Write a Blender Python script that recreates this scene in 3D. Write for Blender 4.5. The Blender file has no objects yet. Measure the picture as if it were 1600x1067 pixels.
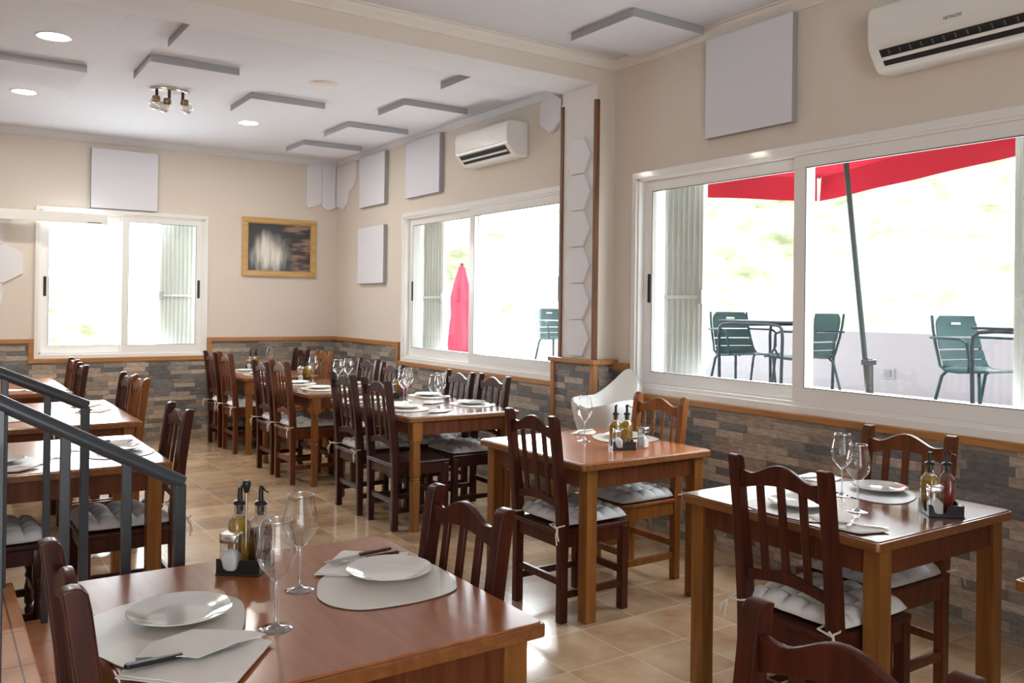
import bpy, bmesh, math, random
from math import sin, cos, pi, radians, sqrt, exp, atan2
from mathutils import Vector, Matrix
random.seed(7)
SC = bpy.context.scene
COL = SC.collection

# ------------------------------------------------------------------ camera
cam_d = bpy.data.cameras.new('camera')
cam_d.sensor_width = 36.0
cam_d.lens = 36.0 * 1347.1 / 1600.0
cam_d.shift_y = -61.5 / 1600.0
cam_d.clip_start = 0.02
cam = bpy.data.objects.new('camera', cam_d)
COL.objects.link(cam)
_r = Vector((0.82761122, -0.56115432, 0.01286504)); _u = Vector((-0.01315278, 0.0035257, 0.99990728)); _f = Vector((0.56114765, 0.82770369, 0.00446283))
cam.matrix_world = Matrix(((_r.x, _u.x, -_f.x, 0), (_r.y, _u.y, -_f.y, 0), (_r.z, _u.z, -_f.z, 1.5), (0, 0, 0, 1)))
SC.camera = cam

# ------------------------------------------------------------------ render look
SC.view_settings.view_transform = 'Standard'
SC.view_settings.look = 'None'
SC.view_settings.gamma = 1.0
SC.view_settings.use_curve_mapping = False
SC.view_settings.exposure = 1.4
SC.render.use_compositing = False
cy = SC.cycles
cy.use_denoising = True
cy.max_bounces = 9
cy.diffuse_bounces = 5
cy.glossy_bounces = 4
cy.transmission_bounces = 6
cy.transparent_max_bounces = 24
cy.caustics_reflective = False
cy.caustics_refractive = False
cy.sample_clamp_indirect = 6.0

# ------------------------------------------------------------------ world, sun, daylight
W = bpy.data.worlds.new('sky'); SC.world = W; W.use_nodes = True
bg = W.node_tree.nodes['Background']
bg.inputs['Color'].default_value = (0.90, 0.95, 1.0, 1)
# hazy sky, brightest on the sun's side beyond the terrace, duller behind the building
_t = W.node_tree
_tc = _t.nodes.new('ShaderNodeTexCoord'); _dp = _t.nodes.new('ShaderNodeVectorMath'); _dp.operation = 'DOT_PRODUCT'; _dp.inputs[1].default_value = (0.80, 0.60, 0.0)
_mr = _t.nodes.new('ShaderNodeMapRange'); _mr.interpolation_type = 'SMOOTHSTEP'
_mr.inputs['From Min'].default_value = -0.55; _mr.inputs['From Max'].default_value = 0.6; _mr.inputs['To Min'].default_value = 2.4; _mr.inputs['To Max'].default_value = 9.0
_t.links.new(_tc.outputs['Generated'], _dp.inputs[0]); _t.links.new(_dp.outputs['Value'], _mr.inputs['Value']); _t.links.new(_mr.outputs['Result'], bg.inputs['Strength'])
sd = bpy.data.lights.new('sun', 'SUN'); sd.energy = 2.5; sd.angle = radians(1.0); sd.color = (1.0, 0.96, 0.88)
so = bpy.data.objects.new('sun', sd); COL.objects.link(so)
so.rotation_euler = Vector((0.55, 0.25, -0.85)).to_track_quat('-Z', 'Y').to_euler()

def portal(name, loc, direction, sx, sy):
    """a sampling guide that lets the sky light in through a window opening; gives off no light itself"""
    d = bpy.data.lights.new(name, 'AREA'); d.shape = 'RECTANGLE'; d.size = sx; d.size_y = sy; d.energy = 1.0
    d.cycles.is_portal = True
    o = bpy.data.objects.new(name, d); COL.objects.link(o); o.location = loc
    o.rotation_euler = Vector(direction).to_track_quat('-Z', 'Z').to_euler()
    return o
portal('daylight_front_window', (4.415, 3.025, 1.68), (-1, 0, 0), 2.95, 1.44)
portal('daylight_far_window', (4.415, 6.675, 1.68), (-1, 0, 0), 2.75, 1.45)
portal('daylight_left_window', (1.74, 10.19, 1.68), (0, -1, 0), 1.62, 1.47)
portal('daylight_entrance', (-0.6, -3.21, 1.3), (0, 1, 0), 2.6, 2.6)

# ------------------------------------------------------------------ materials
MT = {}
def nm(name):
    m = bpy.data.materials.new(name); m.use_nodes = True
    MT[name] = m
    return m, m.node_tree, m.node_tree.nodes['Principled BSDF']
def N(t, kind, **kw):
    n = t.nodes.new(kind)
    for k, v in kw.items(): setattr(n, k, v)
    return n
def simple(name, col, rough=0.5, metal=0.0, coat=0.0, spec=0.5, bump=0.0, bscale=80.0, var=0.0, vscale=4.0):
    m, t, p = nm(name)
    p.inputs['Base Color'].default_value = (*col, 1); p.inputs['Roughness'].default_value = rough
    p.inputs['Metallic'].default_value = metal; p.inputs['Coat Weight'].default_value = coat; p.inputs['Coat Roughness'].default_value = 0.08
    p.inputs['Specular IOR Level'].default_value = spec
    if bump or var:
        tc = N(t, 'ShaderNodeTexCoord')
    if bump:
        n = N(t, 'ShaderNodeTexNoise'); n.inputs['Scale'].default_value = bscale; n.inputs['Detail'].default_value = 4
        b = N(t, 'ShaderNodeBump'); b.inputs['Strength'].default_value = bump; b.inputs['Distance'].default_value = 0.004
        t.links.new(tc.outputs['Object'], n.inputs['Vector']); t.links.new(n.outputs['Fac'], b.inputs['Height']); t.links.new(b.outputs['Normal'], p.inputs['Normal'])
    if var:
        n = N(t, 'ShaderNodeTexNoise'); n.inputs['Scale'].default_value = vscale; n.inputs['Detail'].default_value = 5
        r = N(t, 'ShaderNodeValToRGB'); r.color_ramp.elements[0].position = 0.3; r.color_ramp.elements[1].position = 0.7
        r.color_ramp.elements[0].color = (*[c * (1 - var) for c in col], 1); r.color_ramp.elements[1].color = (*[min(1, c * (1 + var)) for c in col], 1)
        t.links.new(tc.outputs['Object'], n.inputs['Vector']); t.links.new(n.outputs['Fac'], r.inputs['Fac']); t.links.new(r.outputs['Color'], p.inputs['Base Color'])
    return m
def wood(name, c1, c2, rough=0.28, coat=0.6, scale=(3, 3, 3), axis=2, bump=0.05):
    m, t, p = nm(name)
    tc = N(t, 'ShaderNodeTexCoord'); mp = N(t, 'ShaderNodeMapping')
    s = [22.0, 22.0, 22.0]; s[axis] = 1.6
    mp.inputs['Scale'].default_value = s
    n = N(t, 'ShaderNodeTexNoise'); n.inputs['Scale'].default_value = 1.6; n.inputs['Detail'].default_value = 6; n.inputs['Distortion'].default_value = 0.6
    r = N(t, 'ShaderNodeValToRGB'); r.color_ramp.elements[0].position = 0.32; r.color_ramp.elements[1].position = 0.68
    r.color_ramp.elements[0].color = (*c1, 1); r.color_ramp.elements[1].color = (*c2, 1)
    b = N(t, 'ShaderNodeBump'); b.inputs['Strength'].default_value = bump; b.inputs['Distance'].default_value = 0.002
    L = t.links.new
    L(tc.outputs['Object'], mp.inputs['Vector']); L(mp.outputs['Vector'], n.inputs['Vector']); L(n.outputs['Fac'], r.inputs['Fac']); L(r.outputs['Color'], p.inputs['Base Color'])
    L(n.outputs['Fac'], b.inputs['Height']); L(b.outputs['Normal'], p.inputs['Normal'])
    p.inputs['Roughness'].default_value = rough; p.inputs['Coat Weight'].default_value = coat; p.inputs['Coat Roughness'].default_value = 0.12
    p.inputs['Specular IOR Level'].default_value = 0.24 if coat <= 0.16 else 0.4
    return m
wood('dark_wood', (0.032, 0.0065, 0.0035), (0.075, 0.016, 0.007), rough=0.36, coat=0.12)
wood('plum_wood', (0.028, 0.008, 0.006), (0.058, 0.016, 0.011), rough=0.36, coat=0.12)
wood('brown_wood', (0.085, 0.024, 0.008), (0.145, 0.042, 0.014), rough=0.36, coat=0.12)
wood('honey_wood', (0.17, 0.055, 0.012), (0.26, 0.09, 0.020), rough=0.36, coat=0.12)
wood('table_top_wood', (0.30, 0.092, 0.026), (0.38, 0.125, 0.038), rough=0.24, coat=0.3, axis=1, bump=0.0)
wood('table_top_wood_dark', (0.14, 0.045, 0.022), (0.20, 0.07, 0.034), rough=0.2, coat=0.8, axis=1, bump=0.0)
wood('table_edge_wood', (0.17, 0.058, 0.016), (0.25, 0.092, 0.026), rough=0.3, coat=0.6, axis=1)
wood('table_leg_wood', (0.17, 0.062, 0.014), (0.26, 0.105, 0.026), rough=0.36, coat=0.12)
wood('trim_wood', (0.34, 0.145, 0.042), (0.46, 0.215, 0.068), rough=0.4, coat=0.2, axis=1)
wood('trim_wood_x', (0.34, 0.145, 0.042), (0.46, 0.215, 0.068), rough=0.4, coat=0.2, axis=0)
wood('trim_wood_z', (0.34, 0.15, 0.052), (0.47, 0.22, 0.08), rough=0.4, coat=0.2, axis=2)
wood('post_wood', (0.13, 0.05, 0.02), (0.21, 0.085, 0.035), rough=0.4, coat=0.2, axis=2)
wood('frame_wood', (0.52, 0.31, 0.11), (0.66, 0.43, 0.18), rough=0.45, coat=0.1, axis=0)
simple('wall_paint', (0.72, 0.655, 0.58), 0.85, bump=0.12, bscale=120, spec=0.25)
simple('soffit_paint', (0.78, 0.785, 0.82), 0.85, spec=0.2)
simple('pillar_paint', (0.78, 0.76, 0.74), 0.8, bump=0.08, bscale=120, spec=0.25)
simple('foam_panel', (0.74, 0.75, 0.81), 0.95, bump=0.2, bscale=300, spec=0.1)
simple('foam_side_shade', (0.40, 0.40, 0.42), 0.95, bump=0.2, bscale=300, spec=0.1)
simple('foam_white', (0.80, 0.80, 0.84), 0.95, bump=0.2, bscale=300, spec=0.1)
simple('white_pvc', (0.83, 0.82, 0.80), 0.3, coat=0.2)
simple('white_plastic', (0.80, 0.79, 0.76), 0.32, coat=0.2)
simple('moulding_paint', (0.78, 0.74, 0.68), 0.6)
simple('black_rubber', (0.012, 0.012, 0.013), 0.45)
simple('black_plastic', (0.012, 0.012, 0.014), 0.28)
simple('dark_void', (0.008, 0.008, 0.009), 0.6)
simple('grey_letter', (0.12, 0.12, 0.13), 0.5)
simple('chrome', (0.75, 0.74, 0.72), 0.12, metal=1)
simple('steel', (0.62, 0.61, 0.60), 0.22, metal=1)
simple('galvanised', (0.55, 0.57, 0.58), 0.4, metal=0.7)
simple('bronze', (0.30, 0.20, 0.12), 0.3, metal=1)
simple('plate_ceramic', (0.80, 0.80, 0.77), 0.12, coat=0.8)
simple('mat_leather', (0.66, 0.62, 0.56), 0.42, bump=0.08, bscale=400)
simple('mat_leather_grey', (0.50, 0.50, 0.50), 0.42, bump=0.08, bscale=400)
simple('mat_edge', (0.07, 0.045, 0.06), 0.6)
simple('paper', (0.82, 0.80, 0.76), 0.9, bump=0.15, bscale=200, spec=0.15)
simple('cushion_cloth', (0.56, 0.555, 0.56), 0.92, bump=0.35, bscale=260, spec=0.15, var=0.05, vscale=14)
simple('cushion_cloth_pale', (0.70, 0.69, 0.67), 0.92, bump=0.35, bscale=260, spec=0.15, var=0.05, vscale=14)
simple('tie_cloth', (0.66, 0.60, 0.50), 0.9)
simple('rail_paint', (0.040, 0.050, 0.062), 0.32, coat=0.35)
simple('terrace_render', (0.215, 0.213, 0.232), 0.85, bump=0.1, bscale=60)
simple('terrace_tile', (0.40, 0.38, 0.36), 0.7)
simple('green_metal', (0.007, 0.026, 0.028), 0.6, spec=0.15)
simple('terrace_table_metal', (0.012, 0.017, 0.024), 0.55, spec=0.15)
simple('pole_metal', (0.018, 0.028, 0.028), 0.55, spec=0.2)
simple('grille_paint', (0.84, 0.86, 0.82), 0.45)
simple('handle_wood', (0.10, 0.025, 0.018), 0.35)
simple('salt', (0.86, 0.85, 0.82), 0.9)
simple('rubber_tread', (0.02, 0.02, 0.022), 0.7)

# ceiling with faint board joints
m, t, p = nm('ceiling_board')
tc = N(t, 'ShaderNodeTexCoord'); br = N(t, 'ShaderNodeTexBrick'); mp = N(t, 'ShaderNodeMapping')
mp.inputs['Location'].default_value = (0.26, 0.01, 0)
br.inputs['Scale'].default_value = 1.0; br.inputs['Brick Width'].default_value = 1.23; br.inputs['Row Height'].default_value = 0.6
br.inputs['Mortar Size'].default_value = 0.003; br.inputs['Mortar Smooth'].default_value = 0.2
br.inputs['Color1'].default_value = (0.72, 0.735, 0.785, 1); br.inputs['Color2'].default_value = (0.72, 0.735, 0.785, 1); br.inputs['Mortar'].default_value = (0.66, 0.66, 0.68, 1)
t.links.new(tc.outputs['Object'], mp.inputs['Vector']); t.links.new(mp.outputs['Vector'], br.inputs['Vector']); t.links.new(br.outputs['Color'], p.inputs['Base Color'])
p.inputs['Roughness'].default_value = 0.9

def math_node(t, op, a, b=None):
    n = N(t, 'ShaderNodeMath', operation=op)
    for i, v in enumerate((a, b)):
        if v is None: continue
        if isinstance(v, (int, float)): n.inputs[i].default_value = v
        else: t.links.new(v, n.inputs[i])
    return n.outputs[0]
def cells(t, a, b, wa, hb, offset, gap):
    """rows of height hb along b, cells of width wa along a: returns random value, second random, joint mask"""
    row = math_node(t, 'FLOOR', math_node(t, 'DIVIDE', b, hb))
    wn = N(t, 'ShaderNodeTexWhiteNoise', noise_dimensions='1D'); t.links.new(row, wn.inputs['W'])
    sh = math_node(t, 'MULTIPLY', wn.outputs['Value'], offset)
    aa = math_node(t, 'ADD', math_node(t, 'DIVIDE', a, wa), sh)
    col = math_node(t, 'FLOOR', aa)
    cb = N(t, 'ShaderNodeCombineXYZ'); t.links.new(col, cb.inputs[0]); t.links.new(row, cb.inputs[1])
    w2 = N(t, 'ShaderNodeTexWhiteNoise', noise_dimensions='3D'); t.links.new(cb.outputs[0], w2.inputs['Vector'])
    fa = math_node(t, 'FRACT', aa); fb = math_node(t, 'FRACT', math_node(t, 'DIVIDE', b, hb))
    ea = math_node(t, 'MULTIPLY', math_node(t, 'MINIMUM', fa, math_node(t, 'SUBTRACT', 1.0, fa)), wa)
    eb = math_node(t, 'MULTIPLY', math_node(t, 'MINIMUM', fb, math_node(t, 'SUBTRACT', 1.0, fb)), hb)
    e = math_node(t, 'MINIMUM', ea, eb)
    mask = math_node(t, 'LESS_THAN', e, gap)
    return w2.outputs['Value'], w2.outputs['Color'], mask, e
def stone(name, ax):
    m, t, p = nm(name); L = t.links.new
    tc = N(t, 'ShaderNodeTexCoord'); sp = N(t, 'ShaderNodeSeparateXYZ'); L(tc.outputs['Object'], sp.inputs[0])
    v, c, mask, e = cells(t, sp.outputs[ax], sp.outputs[2], 0.22, 0.047, 7.3, 0.0009)
    r = N(t, 'ShaderNodeValToRGB'); cr = r.color_ramp; cr.interpolation = 'CONSTANT'
    pal = [(0.0, (0.17, 0.155, 0.14)), (0.14, (0.36, 0.28, 0.215)), (0.3, (0.27, 0.235, 0.20)), (0.44, (0.47, 0.385, 0.31)), (0.58, (0.20, 0.195, 0.19)), (0.72, (0.40, 0.32, 0.255)), (0.86, (0.135, 0.135, 0.14))]
    cr.elements[0].color = (*pal[0][1], 1); cr.elements[1].position = pal[1][0]; cr.elements[1].color = (*pal[1][1], 1)
    for q, cc in pal[2:]:
        el = cr.elements.new(q); el.color = (*cc, 1)
    L(v, r.inputs['Fac'])
    mp = N(t, 'ShaderNodeMapping'); mp.inputs['Rotation'].default_value = (0.6, 0.6, 0.5); mp.inputs['Scale'].default_value = (9, 9, 30); L(tc.outputs['Object'], mp.inputs['Vector'])
    n = N(t, 'ShaderNodeTexNoise'); n.inputs['Scale'].default_value = 2.2; n.inputs['Detail'].default_value = 8; n.inputs['Roughness'].default_value = 0.7; L(mp.outputs[0], n.inputs['Vector'])
    mx = N(t, 'ShaderNodeMix', data_type='RGBA', blend_type='OVERLAY'); mx.inputs[0].default_value = 0.95
    L(r.outputs['Color'], mx.inputs[6]); L(n.outputs['Fac'], mx.inputs[7])
    m2 = N(t, 'ShaderNodeMix', data_type='RGBA'); L(mask, m2.inputs[0]); L(mx.outputs[2], m2.inputs[6]); m2.inputs[7].default_value = (0.09, 0.08, 0.07, 1)
    L(m2.outputs[2], p.inputs['Base Color'])
    h = math_node(t, 'ADD', math_node(t, 'MULTIPLY', n.outputs['Fac'], 0.9), math_node(t, 'MULTIPLY', v, 0.8))
    h = math_node(t, 'SUBTRACT', h, math_node(t, 'MULTIPLY', mask, 1.0))
    b = N(t, 'ShaderNodeBump'); b.inputs['Strength'].default_value = 0.8; b.inputs['Distance'].default_value = 0.012; L(h, b.inputs['Height']); L(b.outputs['Normal'], p.inputs['Normal'])
    p.inputs['Roughness'].default_value = 0.5
stone('stone_cladding_y', 1); stone('stone_cladding_x', 0)
m, t, p = nm('floor_tile'); L = t.links.new
tc = N(t, 'ShaderNodeTexCoord'); sp = N(t, 'ShaderNodeSeparateXYZ'); L(tc.outputs['Object'], sp.inputs[0])
ax_ = math_node(t, 'ADD', sp.outputs[0], 50 * 0.335 - 2.195); ay_ = math_node(t, 'ADD', sp.outputs[1], 50 * 0.335 - 3.13)
v, c, mask, e = cells(t, ax_, ay_, 0.335, 0.335, 0.0, 0.003)
n = N(t, 'ShaderNodeTexNoise'); n.inputs['Scale'].default_value = 3.2; n.inputs['Detail'].default_value = 6; n.inputs['Roughness'].default_value = 0.6
vm = N(t, 'ShaderNodeVectorMath', operation='MULTIPLY_ADD'); L(c, vm.inputs[0]); vm.inputs[1].default_value = (7, 7, 7); L(tc.outputs['Object'], vm.inputs[2]); L(vm.outputs[0], n.inputs['Vector'])
r = N(t, 'ShaderNodeValToRGB'); r.color_ramp.elements[0].position = 0.28; r.color_ramp.elements[1].position = 0.75
r.color_ramp.elements[0].color = (0.33, 0.19, 0.10, 1); r.color_ramp.elements[1].color = (0.60, 0.45, 0.30, 1)
L(n.outputs['Fac'], r.inputs['Fac'])
mx = N(t, 'ShaderNodeMix', data_type='RGBA', blend_type='MULTIPLY'); mx.inputs[0].default_value = 1.0
cr2 = N(t, 'ShaderNodeValToRGB'); cr2.color_ramp.elements[0].color = (0.78, 0.76, 0.74, 1); cr2.color_ramp.elements[1].color = (1.08, 1.05, 1.0, 1); L(v, cr2.inputs['Fac'])
L(r.outputs['Color'], mx.inputs[6]); L(cr2.outputs['Color'], mx.inputs[7])
m2 = N(t, 'ShaderNodeMix', data_type='RGBA'); L(mask, m2.inputs[0]); L(mx.outputs[2], m2.inputs[6]); m2.inputs[7].default_value = (0.52, 0.43, 0.33, 1)
L(m2.outputs[2], p.inputs['Base Color'])
b = N(t, 'ShaderNodeBump'); b.inputs['Strength'].default_value = 0.25; b.inputs['Distance'].default_value = 0.003
L(math_node(t, 'SUBTRACT', math_node(t, 'MULTIPLY', n.outputs['Fac'], 0.5), mask), b.inputs['Height']); L(b.outputs['Normal'], p.inputs['Normal'])
p.inputs['Roughness'].default_value = 0.2; p.inputs['Coat Weight'].default_value = 0.4; p.inputs['Coat Roughness'].default_value = 0.12
# step tiles
m, t, p = nm('step_tile'); L = t.links.new
tc = N(t, 'ShaderNodeTexCoord'); sp = N(t, 'ShaderNodeSeparateXYZ'); L(tc.outputs['Object'], sp.inputs[0])
v, c, mask, e = cells(t, math_node(t, 'ADD', sp.outputs[0], 40), math_node(t, 'ADD', sp.outputs[1], 40.1), 0.33, 0.33, 0.0, 0.003)
n = N(t, 'ShaderNodeTexNoise'); n.inputs['Scale'].default_value = 5; L(tc.outputs['Object'], n.inputs['Vector'])
r = N(t, 'ShaderNodeValToRGB'); r.color_ramp.elements[0].color = (0.36, 0.14, 0.06, 1); r.color_ramp.elements[1].color = (0.60, 0.27, 0.13, 1); L(n.outputs['Fac'], r.inputs['Fac'])
m2 = N(t, 'ShaderNodeMix', data_type='RGBA'); L(mask, m2.inputs[0]); L(r.outputs['Color'], m2.inputs[6]); m2.inputs[7].default_value = (0.10, 0.05, 0.03, 1); L(m2.outputs[2], p.inputs['Base Color'])
p.inputs['Roughness'].default_value = 0.35

def thin_glass(name, tint, reflect=0.06, facing=0.0, blend=0.25):
    m = bpy.data.materials.new(name); m.use_nodes = True; t = m.node_tree; t.nodes.clear(); MT[name] = m
    o = N(t, 'ShaderNodeOutputMaterial'); tr = N(t, 'ShaderNodeBsdfTransparent'); tr.inputs['Color'].default_value = (*tint, 1)
    g = N(t, 'ShaderNodeBsdfGlossy'); g.inputs['Roughness'].default_value = 0.03; g.inputs['Color'].default_value = (1, 1, 1, 1)
    lw = N(t, 'ShaderNodeLayerWeight'); lw.inputs['Blend'].default_value = blend
    f = math_node(t, 'ADD', math_node(t, 'MULTIPLY', lw.outputs['Facing'], facing), reflect)
    f = math_node(t, 'MINIMUM', f, 0.85)
    mx = N(t, 'ShaderNodeMixShader'); t.links.new(f, mx.inputs[0]); t.links.new(tr.outputs[0], mx.inputs[1]); t.links.new(g.outputs[0], mx.inputs[2]); t.links.new(mx.outputs[0], o.inputs['Surface'])
    return m
thin_glass('window_glass', (0.97, 0.985, 0.98), 0.03, 0.10, 0.3)
thin_glass('wine_glass_wall', (0.955, 0.96, 0.965), 0.05, 0.75, 0.22)
thin_glass('wine_glass_stem', (0.86, 0.88, 0.92), 0.22, 0.55, 0.5)
thin_glass('bottle_glass', (0.90, 0.92, 0.92), 0.07, 0.6, 0.3)
thin_glass('bulb_glass', (0.80, 0.78, 0.72), 0.12, 0.7, 0.4)
def liquid(name, tint, base, f=0.45):
    m = bpy.data.materials.new(name); m.use_nodes = True; t = m.node_tree; t.nodes.clear(); MT[name] = m
    o = N(t, 'ShaderNodeOutputMaterial'); tr = N(t, 'ShaderNodeBsdfTransparent'); tr.inputs['Color'].default_value = (*tint, 1)
    d = N(t, 'ShaderNodeBsdfPrincipled'); d.inputs['Base Color'].default_value = (*base, 1); d.inputs['Roughness'].default_value = 0.1
    mx = N(t, 'ShaderNodeMixShader'); mx.inputs[0].default_value = f; t.links.new(tr.outputs[0], mx.inputs[1]); t.links.new(d.outputs[0], mx.inputs[2]); t.links.new(mx.outputs[0], o.inputs['Surface'])
liquid('olive_oil', (0.88, 0.62, 0.02), (0.55, 0.34, 0.006), 0.6)
liquid('red_vinegar', (0.75, 0.10, 0.03), (0.40, 0.03, 0.01), 0.6)
liquid('brown_vinegar', (0.45, 0.27, 0.20), (0.10, 0.035, 0.02), 0.55)
def emit(name, col, s):
    m, t, p = nm(name); p.inputs['Base Color'].default_value = (*col, 1); p.inputs['Emission Color'].default_value = (*col, 1); p.inputs['Emission Strength'].default_value = s
emit('lamp_disc', (1.0, 0.98, 0.94), 9.0)
# umbrella cloth: light comes through it
def cloth(name, col):
    m = bpy.data.materials.new(name); m.use_nodes = True; t = m.node_tree; t.nodes.clear(); MT[name] = m
    o = N(t, 'ShaderNodeOutputMaterial'); d = N(t, 'ShaderNodeBsdfDiffuse'); d.inputs['Color'].default_value = (*col, 1)
    tl = N(t, 'ShaderNodeBsdfTranslucent'); tl.inputs['Color'].default_value = (*col, 1)
    mx = N(t, 'ShaderNodeMixShader'); mx.inputs[0].default_value = 0.2; t.links.new(d.outputs[0], mx.inputs[1]); t.links.new(tl.outputs[0], mx.inputs[2]); t.links.new(mx.outputs[0], o.inputs['Surface'])
cloth('umbrella_red', (0.40, 0.022, 0.045)); cloth('umbrella_pink', (0.42, 0.045, 0.085))
# hillside
m, t, p = nm('hillside_scrub'); L = t.links.new
tc = N(t, 'ShaderNodeTexCoord'); n = N(t, 'ShaderNodeTexNoise'); n.inputs['Scale'].default_value = 0.55; n.inputs['Detail'].default_value = 9; n.inputs['Roughness'].default_value = 0.72; L(tc.outputs['Object'], n.inputs['Vector'])
r = N(t, 'ShaderNodeValToRGB'); cr = r.color_ramp
cr.elements[0].position = 0.36; cr.elements[0].color = (0.070, 0.080, 0.045, 1); cr.elements[1].position = 0.56; cr.elements[1].color = (0.165, 0.163, 0.142, 1)
el = cr.elements.new(0.45); el.color = (0.125, 0.132, 0.088, 1)
L(n.outputs['Fac'], r.inputs['Fac']); L(r.outputs['Color'], p.inputs['Base Color']); p.inputs['Roughness'].default_value = 1; p.inputs['Specular IOR Level'].default_value = 0
simple('leaf_pale', (0.10, 0.12, 0.06), 0.8, var=0.3, vscale=3)
simple('rock_grey', (0.14, 0.15, 0.155), 0.9, bump=0.4, bscale=6)
# painting
m, t, p = nm('painting_canvas'); L = t.links.new
tc = N(t, 'ShaderNodeTexCoord'); sp = N(t, 'ShaderNodeSeparateXYZ'); L(tc.outputs['Object'], sp.inputs[0])
mp = N(t, 'ShaderNodeMapping'); mp.inputs['Scale'].default_value = (11, 1, 2.2); mp.inputs['Rotation'].default_value = (0, 0.12, 0); L(tc.outputs['Object'], mp.inputs['Vector'])
n = N(t, 'ShaderNodeTexNoise'); n.inputs['Scale'].default_value = 1.3; n.inputs['Detail'].default_value = 7; L(mp.outputs[0], n.inputs['Vector'])
dx = math_node(t, 'ADD', sp.outputs[0], 0.13); dz = math_node(t, 'ADD', sp.outputs[2], 0.07)
rad = math_node(t, 'ADD', math_node(t, 'MULTIPLY', math_node(t, 'MULTIPLY', dx, dx), 9.0), math_node(t, 'MULTIPLY', math_node(t, 'MULTIPLY', dz, dz), 7.0))
k = math_node(t, 'SUBTRACT', math_node(t, 'ADD', n.outputs['Fac'], 0.12), rad)
r = N(t, 'ShaderNodeValToRGB'); r.color_ramp.elements[0].position = 0.08; r.color_ramp.elements[0].color = (0.05, 0.05, 0.055, 1); r.color_ramp.elements[1].position = 0.62; r.color_ramp.elements[1].color = (0.78, 0.75, 0.66, 1)
el = r.color_ramp.elements.new(0.35); el.color = (0.28, 0.27, 0.26, 1); L(k, r.inputs['Fac'])
mp2 = N(t, 'ShaderNodeMapping'); mp2.inputs['Rotation'].default_value = (0, 0.55, 0); mp2.inputs['Scale'].default_value = (3, 1, 14); L(tc.outputs['Object'], mp2.inputs['Vector'])
n2 = N(t, 'ShaderNodeTexNoise'); n2.inputs['Scale'].default_value = 1.1; L(mp2.outputs[0], n2.inputs['Vector'])
r2 = N(t, 'ShaderNodeValToRGB'); r2.color_ramp.elements[0].position = 0.46; r2.color_ramp.elements[0].color = (0.045, 0.04, 0.045, 1); r2.color_ramp.elements[1].position = 0.6; r2.color_ramp.elements[1].color = (0.30, 0.20, 0.14, 1); L(n2.outputs['Fac'], r2.inputs['Fac'])
msk = math_node(t, 'MULTIPLY', math_node(t, 'SUBTRACT', math_node(t, 'ADD', sp.outputs[0], math_node(t, 'MULTIPLY', sp.outputs[2], 0.25)), 0.06), 9.0)
mskn = N(t, 'ShaderNodeClamp'); L(msk, mskn.inputs[0])
mx = N(t, 'ShaderNodeMix', data_type='RGBA'); L(mskn.outputs[0], mx.inputs[0]); L(r.outputs['Color'], mx.inputs[6]); L(r2.outputs['Color'], mx.inputs[7]); L(mx.outputs[2], p.inputs['Base Color'])
p.inputs['Roughness'].default_value = 0.35

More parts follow.
